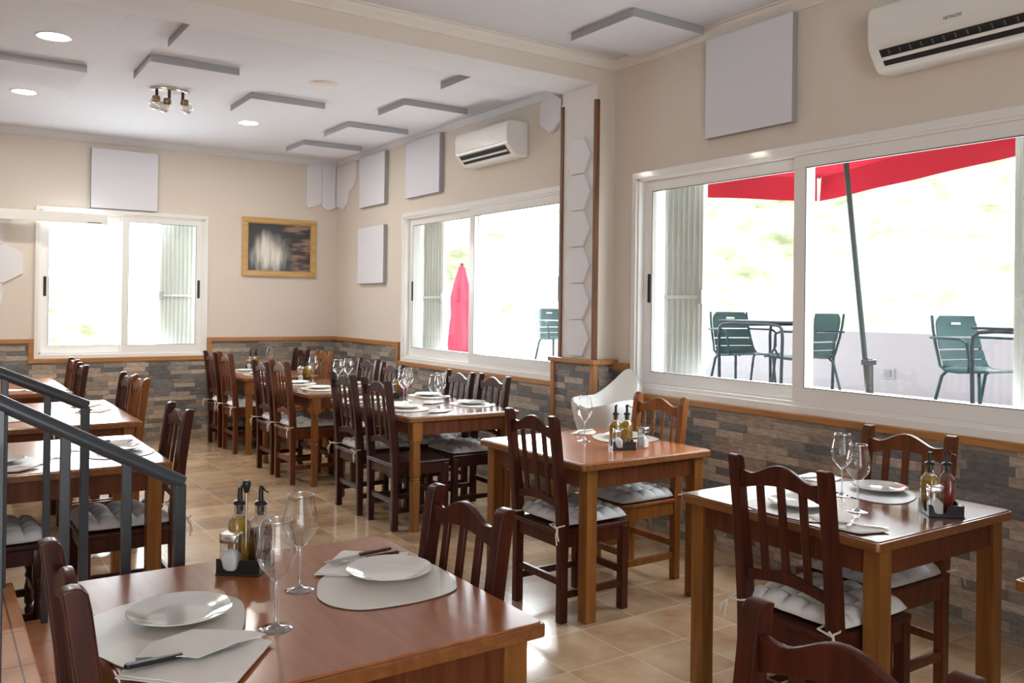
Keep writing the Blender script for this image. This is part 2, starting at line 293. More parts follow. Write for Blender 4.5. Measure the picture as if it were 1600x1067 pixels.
# ------------------------------------------------------------------ mesh helpers
class MB:
    def __init__(s): s.bm = bmesh.new()
    def box(s, x0, x1, y0, y1, z0, z1, bev=0.0, seg=2):
        b = bmesh.new()
        vs = [b.verts.new((x, y, z)) for z in (z0, z1) for (x, y) in ((x0, y0), (x1, y0), (x1, y1), (x0, y1))]
        for f in ((0, 3, 2, 1), (4, 5, 6, 7), (0, 1, 5, 4), (1, 2, 6, 5), (2, 3, 7, 6), (3, 0, 4, 7)): b.faces.new([vs[i] for i in f])
        if bev: bmesh.ops.bevel(b, geom=b.edges[:], offset=bev, segments=seg, profile=0.5, affect='EDGES')
        s.add(b); return s
    def add(s, b, M=None):
        if M is not None: bmesh.ops.transform(b, matrix=M, verts=b.verts[:])
        me = bpy.data.meshes.new('t'); b.to_mesh(me); b.free(); s.bm.from_mesh(me); bpy.data.meshes.remove(me); return s
    def prism(s, pts, a0, a1, axis=1, bev=0.0, seg=2):
        """pts in the plane perpendicular to axis; axis=1: pts are (x,z); axis=0: (y,z); axis=2: (x,y)"""
        b = bmesh.new()
        def P(p, a): return {0: (a, p[0], p[1]), 1: (p[0], a, p[1]), 2: (p[0], p[1], a)}[axis]
        v0 = [b.verts.new(P(p, a0)) for p in pts]; v1 = [b.verts.new(P(p, a1)) for p in pts]
        n = len(pts)
        b.faces.new(v0); b.faces.new(v1[::-1])
        for i in range(n): b.faces.new([v0[i], v1[i], v1[(i + 1) % n], v0[(i + 1) % n]])
        bmesh.ops.recalc_face_normals(b, faces=b.faces[:])
        if bev:
            es = [e for e in b.edges if e.calc_face_angle(0) > 0.6]
            bmesh.ops.bevel(b, geom=es, offset=bev, segments=seg, profile=0.5, affect='EDGES')
        s.add(b); return s
    def lathe(s, prof, c=(0, 0, 0), seg=24, sx=1.0, sy=1.0, cap=False, square=0.0, M=None):
        b = bmesh.new(); rings = []
        for (r, z) in prof:
            if r < 1e-6: rings.append([b.verts.new((0, 0, z))])
            else:
                ring = []
                for k in range(seg):
                    a = 2 * pi * k / seg
                    q = 1.0
                    if square: q = (abs(cos(a)) ** square + abs(sin(a)) ** square) ** (-1.0 / square)
                    ring.append(b.verts.new((r * cos(a) * sx * q, r * sin(a) * sy * q, z)))
                rings.append(ring)
        for A, B in zip(rings[:-1], rings[1:]):
            if len(A) == 1 and len(B) == 1: continue
            for k in range(seg):
                j = (k + 1) % seg
                if len(A) == 1: b.faces.new([A[0], B[j], B[k]])
                elif len(B) == 1: b.faces.new([A[k], A[j], B[0]])
                else: b.faces.new([A[k], A[j], B[j], B[k]])
        if cap:
            if len(rings[0]) > 1: b.faces.new(rings[0][::-1])
            if len(rings[-1]) > 1: b.faces.new(rings[-1])
        bmesh.ops.translate(b, vec=c, verts=b.verts[:])
        s.add(b, M); return s
    def tube(s, pts, r, seg=8, closed=False):
        b = bmesh.new(); pts = [Vector(p) for p in pts]; n = len(pts); rings = []
        up = Vector((0, 0, 1)); prev = None
        for i, p in enumerate(pts):
            a = pts[i - 1] if (i > 0 or closed) else p; c = pts[(i + 1) % n] if (i < n - 1 or closed) else p
            d = (c - a).normalized()
            if prev is None:
                x = d.cross(up)
                if x.length < 0.05: x = d.cross(Vector((0, 1, 0)))
                x.normalize()
            else:
                x = prev - d * prev.dot(d)
                if x.length < 1e-4: x = d.cross(up)
                x.normalize()
            prev = x; y = d.cross(x)
            rr = r[i] if isinstance(r, (list, tuple)) else r
            rings.append([b.verts.new(p + x * rr * cos(2 * pi * k / seg) + y * rr * sin(2 * pi * k / seg)) for k in range(seg)])
        rg = list(zip(rings[:-1], rings[1:])) + ([(rings[-1], rings[0])] if closed else [])
        for A, B in rg:
            for k in range(seg): b.faces.new([A[k], A[(k + 1) % seg], B[(k + 1) % seg], B[k]])
        if not closed: b.faces.new(rings[0][::-1]); b.faces.new(rings[-1])
        bmesh.ops.recalc_face_normals(b, faces=b.faces[:])
        s.add(b); return s
    def grid(s, f, nu, nv, closed_u=False):
        b = bmesh.new(); V = [[b.verts.new(f(i / nu, j / nv)) for j in range(nv + 1)] for i in range(nu + (0 if closed_u else 1))]
        n = len(V)
        for i in range(nu):
            for j in range(nv): b.faces.new([V[i][j], V[(i + 1) % n][j], V[(i + 1) % n][j + 1], V[i][j + 1]])
        s.add(b); return s
    def build(s, name, mat, parent=None, smooth=None, loc=None, rot=None):
        bmesh.ops.remove_doubles(s.bm, verts=s.bm.verts[:], dist=1e-5)
        me = bpy.data.meshes.new(name)
        if smooth is not None:
            for e in s.bm.edges:
                e.smooth = e.calc_face_angle(0) < smooth
            for f in s.bm.faces: f.smooth = True
        s.bm.to_mesh(me); s.bm.free()
        for mm in (mat if isinstance(mat, (list, tuple)) else [mat]): me.materials.append(MT[mm])
        o = bpy.data.objects.new(name, me); COL.objects.link(o)
        if loc: o.location = loc
        if rot: o.rotation_euler = rot
        if parent: o.parent = parent
        if smooth is not None and smooth <= 0.6:
            wm = o.modifiers.new('weighted_normal', 'WEIGHTED_NORMAL'); wm.keep_sharp = True; wm.weight = 100
        return o
def tag(o, label=None, cat=None, group=None, kind=None):
    if label: o['label'] = label
    if cat: o['category'] = cat
    if group: o['group'] = group
    if kind: o['kind'] = kind
    return o
def struct(o): o['kind'] = 'structure'; return o
def empty(name, loc, rz, label, cat, group=None):
    o = bpy.data.objects.new(name, None); o.empty_display_size = 0.1; COL.objects.link(o); o.location = loc; o.rotation_euler = (0, 0, rz)
    return tag(o, label, cat, group)
def copy_tree(o, parent=None):
    c = o.copy(); COL.objects.link(c)
    if parent: c.parent = parent
    for ch in list(o.children): copy_tree(ch, c)
    return c
PROTO = {}
def place(key, maker, loc, rz, label, cat, group, scale=None):
    if key in PROTO: o = copy_tree(PROTO[key])
    else: o = maker(); PROTO[key] = o
    o.location = loc; o.rotation_euler = (0, 0, rz)
    if scale: o.scale = scale
    tag(o, label, cat, group); return o
SM = 0.7
XR, YB, HC = 4.111, 9.886, 3.21
XL, YF = -2.6, -3.0

# ------------------------------------------------------------------ structure
struct(MB().box(XL, XR + 0.3, YF, YB + 0.3, -0.1, 0).build('floor', 'floor_tile'))
HF = 3.28
struct(MB().box(XL - 0.2, XR + 0.3, YF, 4.78, HF, HF + 0.2).build('ceiling_front', 'ceiling_board'))
struct(MB().box(XL - 0.2, XR + 0.3, 4.78, YB + 0.3, HC, HC + 0.27).build('ceiling_back', 'ceiling_board'))
struct(MB().box(XL - 0.2, XL, YF, YB + 0.3, 0, HF).build('wall_left', 'wall_paint'))
def wall_with_holes(name, axis, a0, a1, d0, d1, z1, holes, mat):
    mb = MB(); holes = sorted(holes)
    def bx(p, q, z0, z2):
        if axis == 'y': mb.box(d0, d1, p, q, z0, z2)
        else: mb.box(p, q, d0, d1, z0, z2)
    cur = a0
    for (h0, h1, zz0, zz1) in holes:
        bx(cur, h0, 0, z1); bx(h0, h1, 0, zz0); bx(h0, h1, zz1, z1); cur = h1
    bx(cur, a1, 0, z1)
    return struct(mb.build(name, mat))
W1 = (1.55, 4.50, 0.955, 2.395); W2 = (5.30, 8.05, 0.955, 2.405); W3 = (0.93, 2.545, 0.945, 2.415)
wall_with_holes('wall_right', 'y', YF, YB + 0.3, XR, XR + 0.3, HF, [W1, W2], 'wall_paint')
wall_with_holes('wall_back', 'x', XL, XR, YB, YB + 0.3, HC, [W3], 'wall_paint')
# front wall behind the camera, with wide door openings letting the daylight in
wall_with_holes('wall_front', 'x', XL, XR, YF - 0.2, YF, HF, [(-1.9, 0.7, 0.0, 2.6)], 'wall_paint')
# pillar and beam between the two rooms
PX = 3.94; PY0 = 4.762; PY1 = 5.16
struct(MB().box(PX + 0.002, XR, PY0 + 0.0015, PY1, 0, HC).box(XL, XR, PY0, PY0 + 0.02, 3.10, HF).build('wall_pillar', 'wall_paint'))
struct(MB().box(PX, PX + 0.0025, PY0 + 0.001, PY1 + 0.002, 1.0, 3.0995).build('trim_1', 'pillar_paint'))
struct(MB().box(XL, XR, PY0 + 0.001, PY1 + 0.002, 3.0985, 3.1005).box(XL, XR, PY1 - 0.01, PY1 + 0.002, 3.10, HC).build('trim_11', 'soffit_paint'))
# cornice mouldings
def cornice(name, pts):
    return pts
mb = MB()
prof = [(0, 0), (0, -0.075), (-0.012, -0.075), (-0.018, -0.058), (-0.045, -0.03), (-0.052, -0.012), (-0.07, -0.010), (-0.07, 0)]
mb.prism([(XR + a, HF + b * 0.93) for a, b in prof], YF, PY0, 1)
mb.prism([(PY0 + a, HF + b * 0.93) for a, b in prof], XL, XR - 0.0, 0)
struct(mb.build('trim_2', 'moulding_paint'))
prof2 = [(0, 0), (0, -0.045), (-0.01, -0.045), (-0.035, -0.015), (-0.045, 0)]
mb = MB(); mb.prism([(XR + a, HC + b) for a, b in prof2], PY1, YB, 1); mb.prism([(YB + a * 1.6, HC + b * 1.4) for a, b in prof2], XL, XR, 0)
struct(mb.build('trim_3', 'ceiling_board'))

# stone wainscot
ST = 0.03
def stone_y(y0, y1, z1): return MB().box(XR - ST, XR, y0, y1, 0, z1)
mb = MB(); mb.box(XR - ST, XR, 1.50, 4.56, 0, 0.872); mb.box(XR - ST, XR, YF, 1.5, 0, 1.06); mb.box(XR - ST, XR, 4.56, 4.73, 0, 1.06)
struct(mb.build('wall_right_front_stone', 'stone_cladding_y'))
mb = MB(); mb.box(XR - ST, XR, 5.20, 8.12, 0, 0.872); mb.box(XR - ST, XR, 8.12, YB - ST, 0, 1.06)
struct(mb.build('wall_right_back_stone', 'stone_cladding_y'))
mb = MB(); mb.box(XL, 0.85, YB - ST, YB, 0, 1.06); mb.box(0.85, 2.62, YB - ST, YB, 0, 0.865); mb.box(2.62, XR, YB - ST, YB, 0, 1.06)
struct(mb.build('wall_back_stone', 'stone_cladding_x'))
BX = 3.905
struct(MB().box(BX, PX + 0.01, PY0 - 0.04, PY1 + 0.04, 0, 1.10).build('wall_pillar_stone_side', 'stone_cladding_y'))
struct(MB().box(PX, XR - ST, PY0 - 0.04, PY0 + 0.0, 0, 1.10).build('wall_pillar_stone_front', 'stone_cladding_x'))
# wood trims
T = 0.045
mb = MB()
mb.box(XR - T, XR, 1.45, 4.598, 0.872, 0.912, 0.004); mb.box(XR - T - 0.002, XR, 4.556, 4.602, 0.868, 1.107, 0.004); mb.box(XR - T, XR, 4.60, 4.73, 1.06, 1.105, 0.004)
struct(mb.build('trim_4', 'trim_wood'))
mb = MB()
mb.box(XR - T, XR, 5.20, 8.165, 0.872, 0.914, 0.004); mb.box(XR - T - 0.002, XR, 8.118, 8.167, 0.870, 1.108, 0.004); mb.box(XR - T, XR, 8.165, YB - T, 1.06, 1.106, 0.004)
struct(mb.build('trim_5', 'trim_wood'))
mb = MB()
mb.box(XL, 0.885, YB - T, YB, 1.06, 1.106, 0.004); mb.box(0.838, 0.887, YB - T - 0.002, YB, 0.860, 1.108, 0.004); mb.box(0.84, 2.63, YB - T, YB, 0.862, 0.905, 0.004)
mb.box(2.586, 2.632, YB - T - 0.002, YB, 0.860, 1.108, 0.004); mb.box(2.588, XR, YB - T, YB, 1.06, 1.106, 0.004)
struct(mb.build('trim_6', 'trim_wood_x'))
mb = MB()
mb.box(BX - 0.03, PX + 0.02, PY0 - 0.07, PY1 + 0.07, 1.09, 1.125, 0.006); mb.box(PX, XR - 0.002, PY0 - 0.07, PY0 - 0.0, 1.09, 1.125, 0.006)
struct(mb.build('trim_7', 'trim_wood'))
mb = MB()
mb.box(BX - 0.015, BX + 0.03, PY0 - 0.055, PY0 - 0.01, 0, 1.09, 0.004); mb.box(BX - 0.015, BX + 0.02, PY1 + 0.01, PY1 + 0.055, 0, 1.09, 0.004)
struct(mb.build('trim_8', 'trim_wood_z'))
struct(MB().box(PX - 0.012, PX + 0.022, PY0 - 0.012, PY0 + 0.02, 1.125, 2.985, 0.003).build('trim_9', 'post_wood'))
struct(MB().box(PX - 0.012, PX + 0.012, PY1 - 0.02, PY1 + 0.012, 1.125, 3.0, 0.003).build('trim_10', 'post_wood'))

# windows: local frame, u along the wall, v up, depth w towards the room is negative
def window(name, axis, a0, a1, z0, z1, plane, mull, case, sash, handles, flip):
    """axis 'y': wall plane x=plane, a=y.  left in the photo is a1 for axis y, a0 for axis x"""
    def bx(mb, p, q, d0, d1, zz0, zz1, bev=0.003):
        if axis == 'y': mb.box(plane + d0, plane + d1, p, q, zz0, zz1, bev)
        else: mb.box(p, q, plane + d0, plane + d1, zz0, zz1, bev)
    mb = MB(); c = case
    # casing on the wall and outer frame
    bx(mb, a0 - c, a1 + c, -0.025, 0.05, z1, z1 + c); bx(mb, a0 - c, a1 + c, -0.025, 0.05, z0 - c, z0)
    bx(mb, a0 - c, a0, -0.025, 0.05, z0, z1); bx(mb, a1, a1 + c, -0.025, 0.05, z0, z1)
    bx(mb, a0, a1, -0.012, 0.09, z1 - 0.018, z1 + 0.005); bx(mb, a0, a1, -0.012, 0.09, z0 - 0.005, z0 + 0.022)
    bx(mb, a0 - 0.003, a0 + 0.02, -0.012, 0.09, z0, z1); bx(mb, a1 - 0.02, a1 + 0.003, -0.012, 0.09, z0, z1)
    bx(mb, a0, a0 + 0.004, 0.09, 0.30, z0, z1, 0); bx(mb, a1 - 0.004, a1, 0.09, 0.30, z0, z1, 0); bx(mb, a0, a1, 0.09, 0.30, z1 - 0.004, z1, 0); bx(mb, a0, a1, 0.09, 0.33, z0, z0 + 0.004, 0)
    root = struct(mb.build(name, 'white_pvc'))
    s = sash
    for (p, q, dd) in ((a0 + 0.02, mull + s / 2, 0.0 if flip else 0.042), (mull - s / 2, a1 - 0.02, 0.042 if flip else 0.0)):
        f = MB(); w = s; lo, hi = z0 + 0.022, z1 - 0.018
        bx(f, p, q, dd - 0.006, dd + 0.03, hi - w * 0.85, hi); bx(f, p, q, dd - 0.006, dd + 0.03, lo, lo + w)
        bx(f, p, p + w, dd - 0.006, dd + 0.03, lo + w, hi - w * 0.85); bx(f, q - w, q, dd - 0.006, dd + 0.03, lo + w, hi - w * 0.85)
        so_ = f.build('sash', 'white_pvc', root)
        g = MB()
        if axis == 'y': g.box(plane + dd + 0.008, plane + dd + 0.014, p + w * 0.9, q - w * 0.9, lo + w * 0.9, hi - w * 0.75)
        else: g.box(p + w * 0.9, q - w * 0.9, plane + dd + 0.008, plane + dd + 0.014, lo + w * 0.9, hi - w * 0.75)
        g.build('pane', 'window_glass', so_)
        gk = MB(); ww = w * 0.94; e = 0.004
        bx(gk, p + ww, q - ww, dd - 0.007, dd + 0.0, lo + ww, lo + ww + e, 0); bx(gk, p + ww, q - ww, dd - 0.007, dd, hi - ww * 0.88 - e, hi - ww * 0.88, 0)
        bx(gk, p + ww, p + ww + e, dd - 0.007, dd, lo + ww, hi - ww * 0.88, 0); bx(gk, q - ww - e, q - ww, dd - 0.007, dd, lo + ww, hi - ww * 0.88, 0)
        gk.build('gasket', 'black_rubber', so_)
        for (hp, side) in handles:
            if p < hp < q:
                h = MB(); zc = (z0 + z1) / 2 - 0.04
                bx(h, hp - 0.014, hp + 0.014, dd - 0.014, dd, zc - 0.10, zc + 0.10, 0.006)
                h.build('window_handle', 'black_plastic', so_)
    return root
window('window_1', 'y', W1[0], W1[1], W1[2], W1[3], XR, 3.145, 0.045, 0.085, [(4.42, 1)], True)
window('window_2', 'y', W2[0], W2[1], W2[2], W2[3], XR, 6.72, 0.045, 0.085, [(7.955, 1), (5.395, 0)], True)
window('window_3', 'x', W3[0], W3[1], W3[2], W3[3], YB, 1.735, 0.04, 0.07, [(0.985, 0), (2.49, 1)], False)
# folding security grilles drawn aside in the window reveals
def grille(axis, plane, a0, a1, z0, z1, n, bar_at, label):
    g = empty('folding_grille', (plane if axis == 'y' else (a0 + a1) / 2, (a0 + a1) / 2 if axis == 'y' else plane, z0), 0, label, 'security grille', 'folding grilles in the window openings')
    if axis == 'x': g.rotation_euler = (0, 0, pi / 2)
    w = (a1 - a0) / 2; H = z1 - z0
    s = MB()
    for k in range(n):
        y = -w + 0.02 + (2 * w - 0.04) * k / (n - 1)
        d = 0.012 if k % 2 else -0.012
        s.box(d - 0.012, d + 0.012, y - 0.005, y + 0.005, 0.03, H - 0.03)
    for k in range(n - 1):
        y0_ = -w + 0.02 + (2 * w - 0.04) * k / (n - 1); y1_ = -w + 0.02 + (2 * w - 0.04) * (k + 1) / (n - 1); q = 0.01 if k % 2 else -0.01
        s.prism([(q, y0_), (-q, y1_), (-q + 0.002, y1_), (q + 0.002, y0_)], 0.03, H - 0.03, 2)
    s.build('slats', 'grille_paint', g)
    f = MB(); f.box(-0.02, 0.02, -w - 0.012, -w + 0.012, 0, H, 0.003); f.box(-0.02, 0.02, w - 0.012, w + 0.012, 0, H, 0.003); f.box(-0.018, 0.018, -w, w, 0, 0.02); f.box(-0.018, 0.018, -w, w, H - 0.02, H)
    f.build('grille_frame', 'grille_paint', g)
    b = MB(); b.box(-0.035, -0.02, -w, w, bar_at - 0.012, bar_at + 0.012, 0.003)
    b.build('lock_bar', 'white_pvc', g)
    k = MB(); yy = -w if axis == 'y' else w
    k.box(-0.04, -0.01, yy - 0.022, yy + 0.022, bar_at - 0.045, bar_at + 0.045, 0.004)
    k.build('lock', 'galvanised', g)
    return g
grille('y', 4.32, 4.08, 4.42, 0.957, 2.393, 13, 0.62, 'white folding window grille gathered at the left end of the big near window')
grille('y', 4.32, 1.60, 2.055, 0.957, 2.393, 13, 0.62, 'white folding window grille with a lock at the right edge of the photo')
grille('y', 4.32, 7.60, 8.00, 0.957, 2.403, 13, 0.62, 'white folding window grille beside the pink closed parasol')
grille('x', 10.09, 2.13, 2.49, 0.947, 2.413, 16, 0.62, 'white folding window grille in the left back wall window')

# stair platform, step and railings
struct(MB().box(XL, 0.305, 2.56, 4.08, 0, 0.34, 0.006).box(0.30, 0.60, 2.56, 4.08, 0, 0.17, 0.006).build('floor_stair', 'step_tile'))
def railing(y, xe, ze, xs, zs, bal, label, rr, th):
    g = empty('stair_railing', (xe, y, 0.0), 0, label, 'railing', 'dark metal stair railings')
    hr = MB(); hr.tube([(xs - xe, 0, zs), (0, 0, ze)], rr, 14); o = hr.build('handrail', 'rail_paint', g, 0.8)
    e = MB(); e.box(-rr * 1.15, rr * 0.35, -rr * 0.8, rr * 0.8, 0.0, ze - rr * 0.0, 0.004); e.build('end_post', 'rail_paint', g)
    sl = (zs - ze) / (xs - xe)
    for bx_ in bal:
        zt = ze + sl * (bx_ - xe) - rr * 0.3
        zb = 0.34 if bx_ < 0.305 else (0.17 if bx_ < 0.6 else 0)
        b = MB(); b.box(bx_ - xe - th / 2, bx_ - xe + th / 2, -th / 2, th / 2, zb, zt, 0.003); b.build('baluster', 'rail_paint', g)
    return g
railing(2.64, 0.628, 0.968, -1.6, 2.205, [0.475, 0.318, 0.161, 0.004, -0.15, -0.31, -0.47], 'dark grey round stair railing nearest the camera, ending just behind the front table', 0.021, 0.026)
railing(4.02, 0.566, 1.055, -1.6, 2.065, [0.416, 0.262, 0.11, -0.04, -0.2, -0.36], 'dark grey stair railing farther back, in front of the glossy left table', 0.023, 0.026)

# ------------------------------------------------------------------ wall and ceiling fittings
GP = 'square foam acoustic panels'
def panel(axis, x0, x1, y0, y1, z0, z1, label):
    o = MB().box(x0, x1, y0, y1, z0, z1, 0.006).build('sound_absorber', ['foam_panel', 'foam_side_shade'])
    for f in o.data.polygons:                      # same foam all over; shade on the edges painted as darker sides
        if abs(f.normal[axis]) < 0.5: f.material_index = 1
    return tag(o, label, 'acoustic panel', GP)
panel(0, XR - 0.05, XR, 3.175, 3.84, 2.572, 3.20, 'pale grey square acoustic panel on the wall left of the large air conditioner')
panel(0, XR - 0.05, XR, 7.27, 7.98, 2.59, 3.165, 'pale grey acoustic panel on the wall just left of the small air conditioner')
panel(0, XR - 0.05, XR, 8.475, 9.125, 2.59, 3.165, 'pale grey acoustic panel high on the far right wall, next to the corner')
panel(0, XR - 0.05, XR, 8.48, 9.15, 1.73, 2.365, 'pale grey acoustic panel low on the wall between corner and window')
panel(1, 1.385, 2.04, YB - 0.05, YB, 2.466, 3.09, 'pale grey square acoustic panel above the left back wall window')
CZ = HC - 0.055
for (x0, x1, y0, y1, lb) in (
    (0.33, 0.94, 6.93, 7.52, 'grey ceiling panel leftmost in the photo, between the two left downlights'),
    (1.25, 1.865, 6.33, 6.92, 'grey ceiling panel right beside the three-bulb chrome spotlight'),
    (2.15, 2.785, 6.98, 7.56, 'grey ceiling panel in front of the downlight nearest the middle'),
    (3.24, 3.865, 7.54, 8.15, 'grey ceiling panel second from the back corner along the right wall'),
    (3.23, 3.89, 8.68, 9.22, 'grey ceiling panel deepest in the back corner'),
    (3.255, 3.86, 6.42, 6.94, 'grey ceiling panel above the small wall air conditioner, third from the corner'),
    (3.24, 3.87, 5.30, 5.80, 'grey ceiling panel close to the pillar, on the far side of the beam'),
    (1.275, 2.14, 5.30, 5.92, 'grey ceiling panel in the back room right behind the beam, left of the round cover'),
    ):
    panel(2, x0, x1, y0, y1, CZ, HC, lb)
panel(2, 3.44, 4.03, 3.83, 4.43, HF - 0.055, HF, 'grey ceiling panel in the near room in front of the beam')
def hexa(axis, plane, a, z, s, th, label, flat=False):
    pts = [(a + s * cos(radians(60 * k + (0 if flat else 30))), z + s * sin(radians(60 * k + (0 if flat else 30)))) for k in range(6)]
    mb = MB()
    if axis == 0: mb.prism(pts, plane - th, plane, 0, 0.004)
    else: mb.prism(pts, plane - th, plane, 1, 0.004)
    return tag(mb.build('acoustic_hexagon', 'foam_white'), label, 'acoustic hexagon', 'hexagonal acoustic tiles')
ords = ['topmost', 'second from the top', 'third from the top', 'fourth from the top', 'fifth from the top', 'lowest']
for k in range(6):
    hexa(0, PX, 4.955, 2.60 - 0.2655 * k, 0.1505, 0.02, 'white hexagonal tile on the pillar face, %s of the column' % ords[k], True)
hexa(0, XR, 5.515, 3.045, 0.165, 0.03, 'white hexagonal tile on the wall between pillar and small air conditioner')
hexa(0, XR, 5.24, 2.97, 0.165, 0.03, 'white hexagonal tile half hidden behind the top of the pillar')
hexa(1, YB, 0.437, 2.157, 0.198, 0.025, 'white hexagonal tile left of the back window, upper of the three')
hexa(1, YB, 0.611, 1.857, 0.198, 0.025, 'white hexagonal tile left of the back window, middle of the three')
hexa(1, YB, 0.437, 1.557, 0.198, 0.025, 'white hexagonal tile left of the back window, lowest of the three')
def corner_tile(axis, pts, label):
    mb = MB(); pl = XR if axis == 0 else YB
    mb.prism(pts, pl - 0.025, pl, axis, 0.004)
    tag(mb.build('acoustic_hexagon', 'foam_white'), label, 'acoustic hexagon', 'hexagonal acoustic tiles')
corner_tile(1, [(3.715, 3.16), (3.905, 3.16), (3.905, 2.70), (3.81, 2.655), (3.735, 2.635), (3.715, 2.68)], 'pale pointed tile in the back corner above the painting, left one of two')
corner_tile(1, [(3.908, 3.16), (4.083, 3.16), (4.083, 2.66), (4.05, 2.645), (3.98, 2.615), (3.908, 2.665)], 'pale pointed tile in the back corner above the painting, right one of two')
corner_tile(0, [(9.86, 3.16), (9.30, 3.16), (9.30, 2.93), (9.38, 2.86), (9.50, 2.82), (9.52, 2.70), (9.66, 2.62), (9.78, 2.66), (9.86, 2.66)], 'pale stepped pointed tile on the window wall side of the back corner')
def aircon(y0, y1, z0, z1, depth, label, text, slat_parts):
    g = empty('air_conditioner', (XR, (y0 + y1) / 2, z0), 0, label, 'air conditioner', 'white wall air conditioners')
    w = (y1 - y0) / 2; H = z1 - z0; d = depth
    pr = [(0, H), (-d * 0.80, H), (-d * 0.93, H - 0.02), (-d, H - 0.06), (-d * 0.985, H * 0.42), (-d * 0.93, H * 0.30), (-d * 0.62, H * 0.045), (-d * 0.5, 0.0), (0, 0.0)]
    MB().prism(pr, -w, w, 1, 0.012, 3).build('body', 'white_plastic', g, 0.6)
    # air outlet on the slanting lower front
    A = Vector((-d * 0.93, H * 0.30)); B = Vector((-d * 0.62, H * 0.045)); nrm = Vector((-(B - A).y, (B - A).x)).normalized()
    if nrm.x > 0: nrm = -nrm
    def q(t, o): p = A + (B - A) * t + nrm * o; return (p.x, p.y)
    MB().prism([q(0.02, 0.003), q(0.86, 0.003), q(0.86, -0.02), q(0.02, -0.02)], -w + 0.05, w - 0.06, 1).build('air_outlet', 'dark_void', g)
    mb = MB(); mb.prism([q(0.40, 0.010), q(0.56, 0.010), q(0.56, 0.004), q(0.40, 0.004)], -w + 0.055, w - 0.065, 1); mb.build('louvre', 'white_plastic', g)
    if slat_parts:
        mb = MB()
        for k in range(14):
            y = -w + 0.09 + (2 * w - 0.2) * k / 13
            mb.prism([q(0.10, 0.006), q(0.34, 0.006), q(0.34, 0.002), q(0.10, 0.002)], y - 0.003, y + 0.003, 1)
        mb.build('vane_row', 'grey_letter', g)
    if text:
        c = bpy.data.curves.new('lettering', 'FONT'); c.body = text; c.size = 0.022; c.extrude = 0.0004; c.align_x = 'CENTER'
        o = bpy.data.objects.new('lettering', c); COL.objects.link(o); o.parent = g; c.materials.append(MT['grey_letter'])
        o.location = (-d * 0.993 - 0.002, 0.02, H * 0.47); o.rotation_euler = (pi / 2, 0, -pi / 2)
        bpy.context.view_layer.update(); me = bpy.data.meshes.new_from_object(o.evaluated_get(bpy.context.evaluated_depsgraph_get()))
        t_ = bpy.data.objects.new('lettering', me); COL.objects.link(t_); t_.parent = g; t_.location = o.location; t_.rotation_euler = o.rotation_euler; bpy.data.objects.remove(o); t_.name = 'lettering'
    return g
aircon(1.68, 2.60, 2.705, 3.03, 0.21, 'large white wall air conditioner above the big near window', 'HITACHI', True)
aircon(5.85, 6.69, 2.735, 3.03, 0.22, 'small white wall air conditioner above the far right window', None, False)
for k, (x, y, lb) in enumerate(((0.659, 6.30, 'bright round ceiling downlight nearest the beam, top left of the photo'), (0.636, 8.12, 'bright round ceiling downlight at the left edge, above the roller screen housing'), (2.506, 8.20, 'bright round ceiling downlight nearest the middle of the back ceiling'))):
    g = empty('ceiling_downlight', (x, y, HC), 0, lb, 'ceiling light', 'round ceiling downlights')
    MB().lathe([(0.085, -0.003), (0.105, -0.006), (0.108, 0.0)], seg=32).build('trim_ring', 'white_plastic', g, SM)
    MB().lathe([(0, -0.0035), (0.088, -0.0035)], seg=32).build('diffuser', 'lamp_disc', g)
    ld = bpy.data.lights.new('lamp', 'AREA'); ld.shape = 'DISK'; ld.size = 0.17; ld.energy = 9; ld.color = (1, 0.93, 0.82)
    lo = bpy.data.objects.new('lamp', ld); COL.objects.link(lo); lo.location = (0, 0, -0.012); lo.parent = g
tag(MB().lathe([(0, -0.014), (0.095, -0.014), (0.108, -0.006), (0.11, 0.0)], c=(2.53, 6.39, HC), seg=36).build('ceiling_cover', 'moulding_paint', None, SM), 'flat round off-white cover on the back ceiling', 'ceiling cover')
# chrome spotlight with three globe bulbs
g = empty('ceiling_spotlight', (1.597, 7.31, HC), 0, 'chrome ceiling fitting with three clear globe bulbs', 'spotlight')
MB().lathe([(0, -0.022), (0.13, -0.02), (0.138, -0.010), (0.138, 0)], seg=32, sy=0.55, sx=1.12).build('base_plate', 'chrome', g, SM)
for (dx, dy, tx, ty) in ((-0.10, 0.0, -0.018, -0.03), (0.0, 0.02, -0.035, 0.02), (0.10, 0.0, 0.03, -0.02)):
    MB().tube([(dx, dy, -0.02), (dx, dy, -0.075)], 0.012, 10).build('stem', 'black_plastic', g, SM)
    MB().lathe([(0.0, 0.025), (0.028, 0.02), (0.034, -0.012), (0.030, -0.022)], c=(dx + tx * 0.4, dy + ty * 0.4, -0.09), seg=20).build('socket', 'bronze', g, SM)
    MB().lathe([(0.0, -0.047)] + [(0.047 * cos(a), 0.047 * sin(a)) for a in [radians(q) for q in range(-70, 71, 20)]] + [(0, 0.047)], c=(dx + tx, dy + ty, -0.137), seg=22).build('bulb', 'bulb_glass', g, 2)
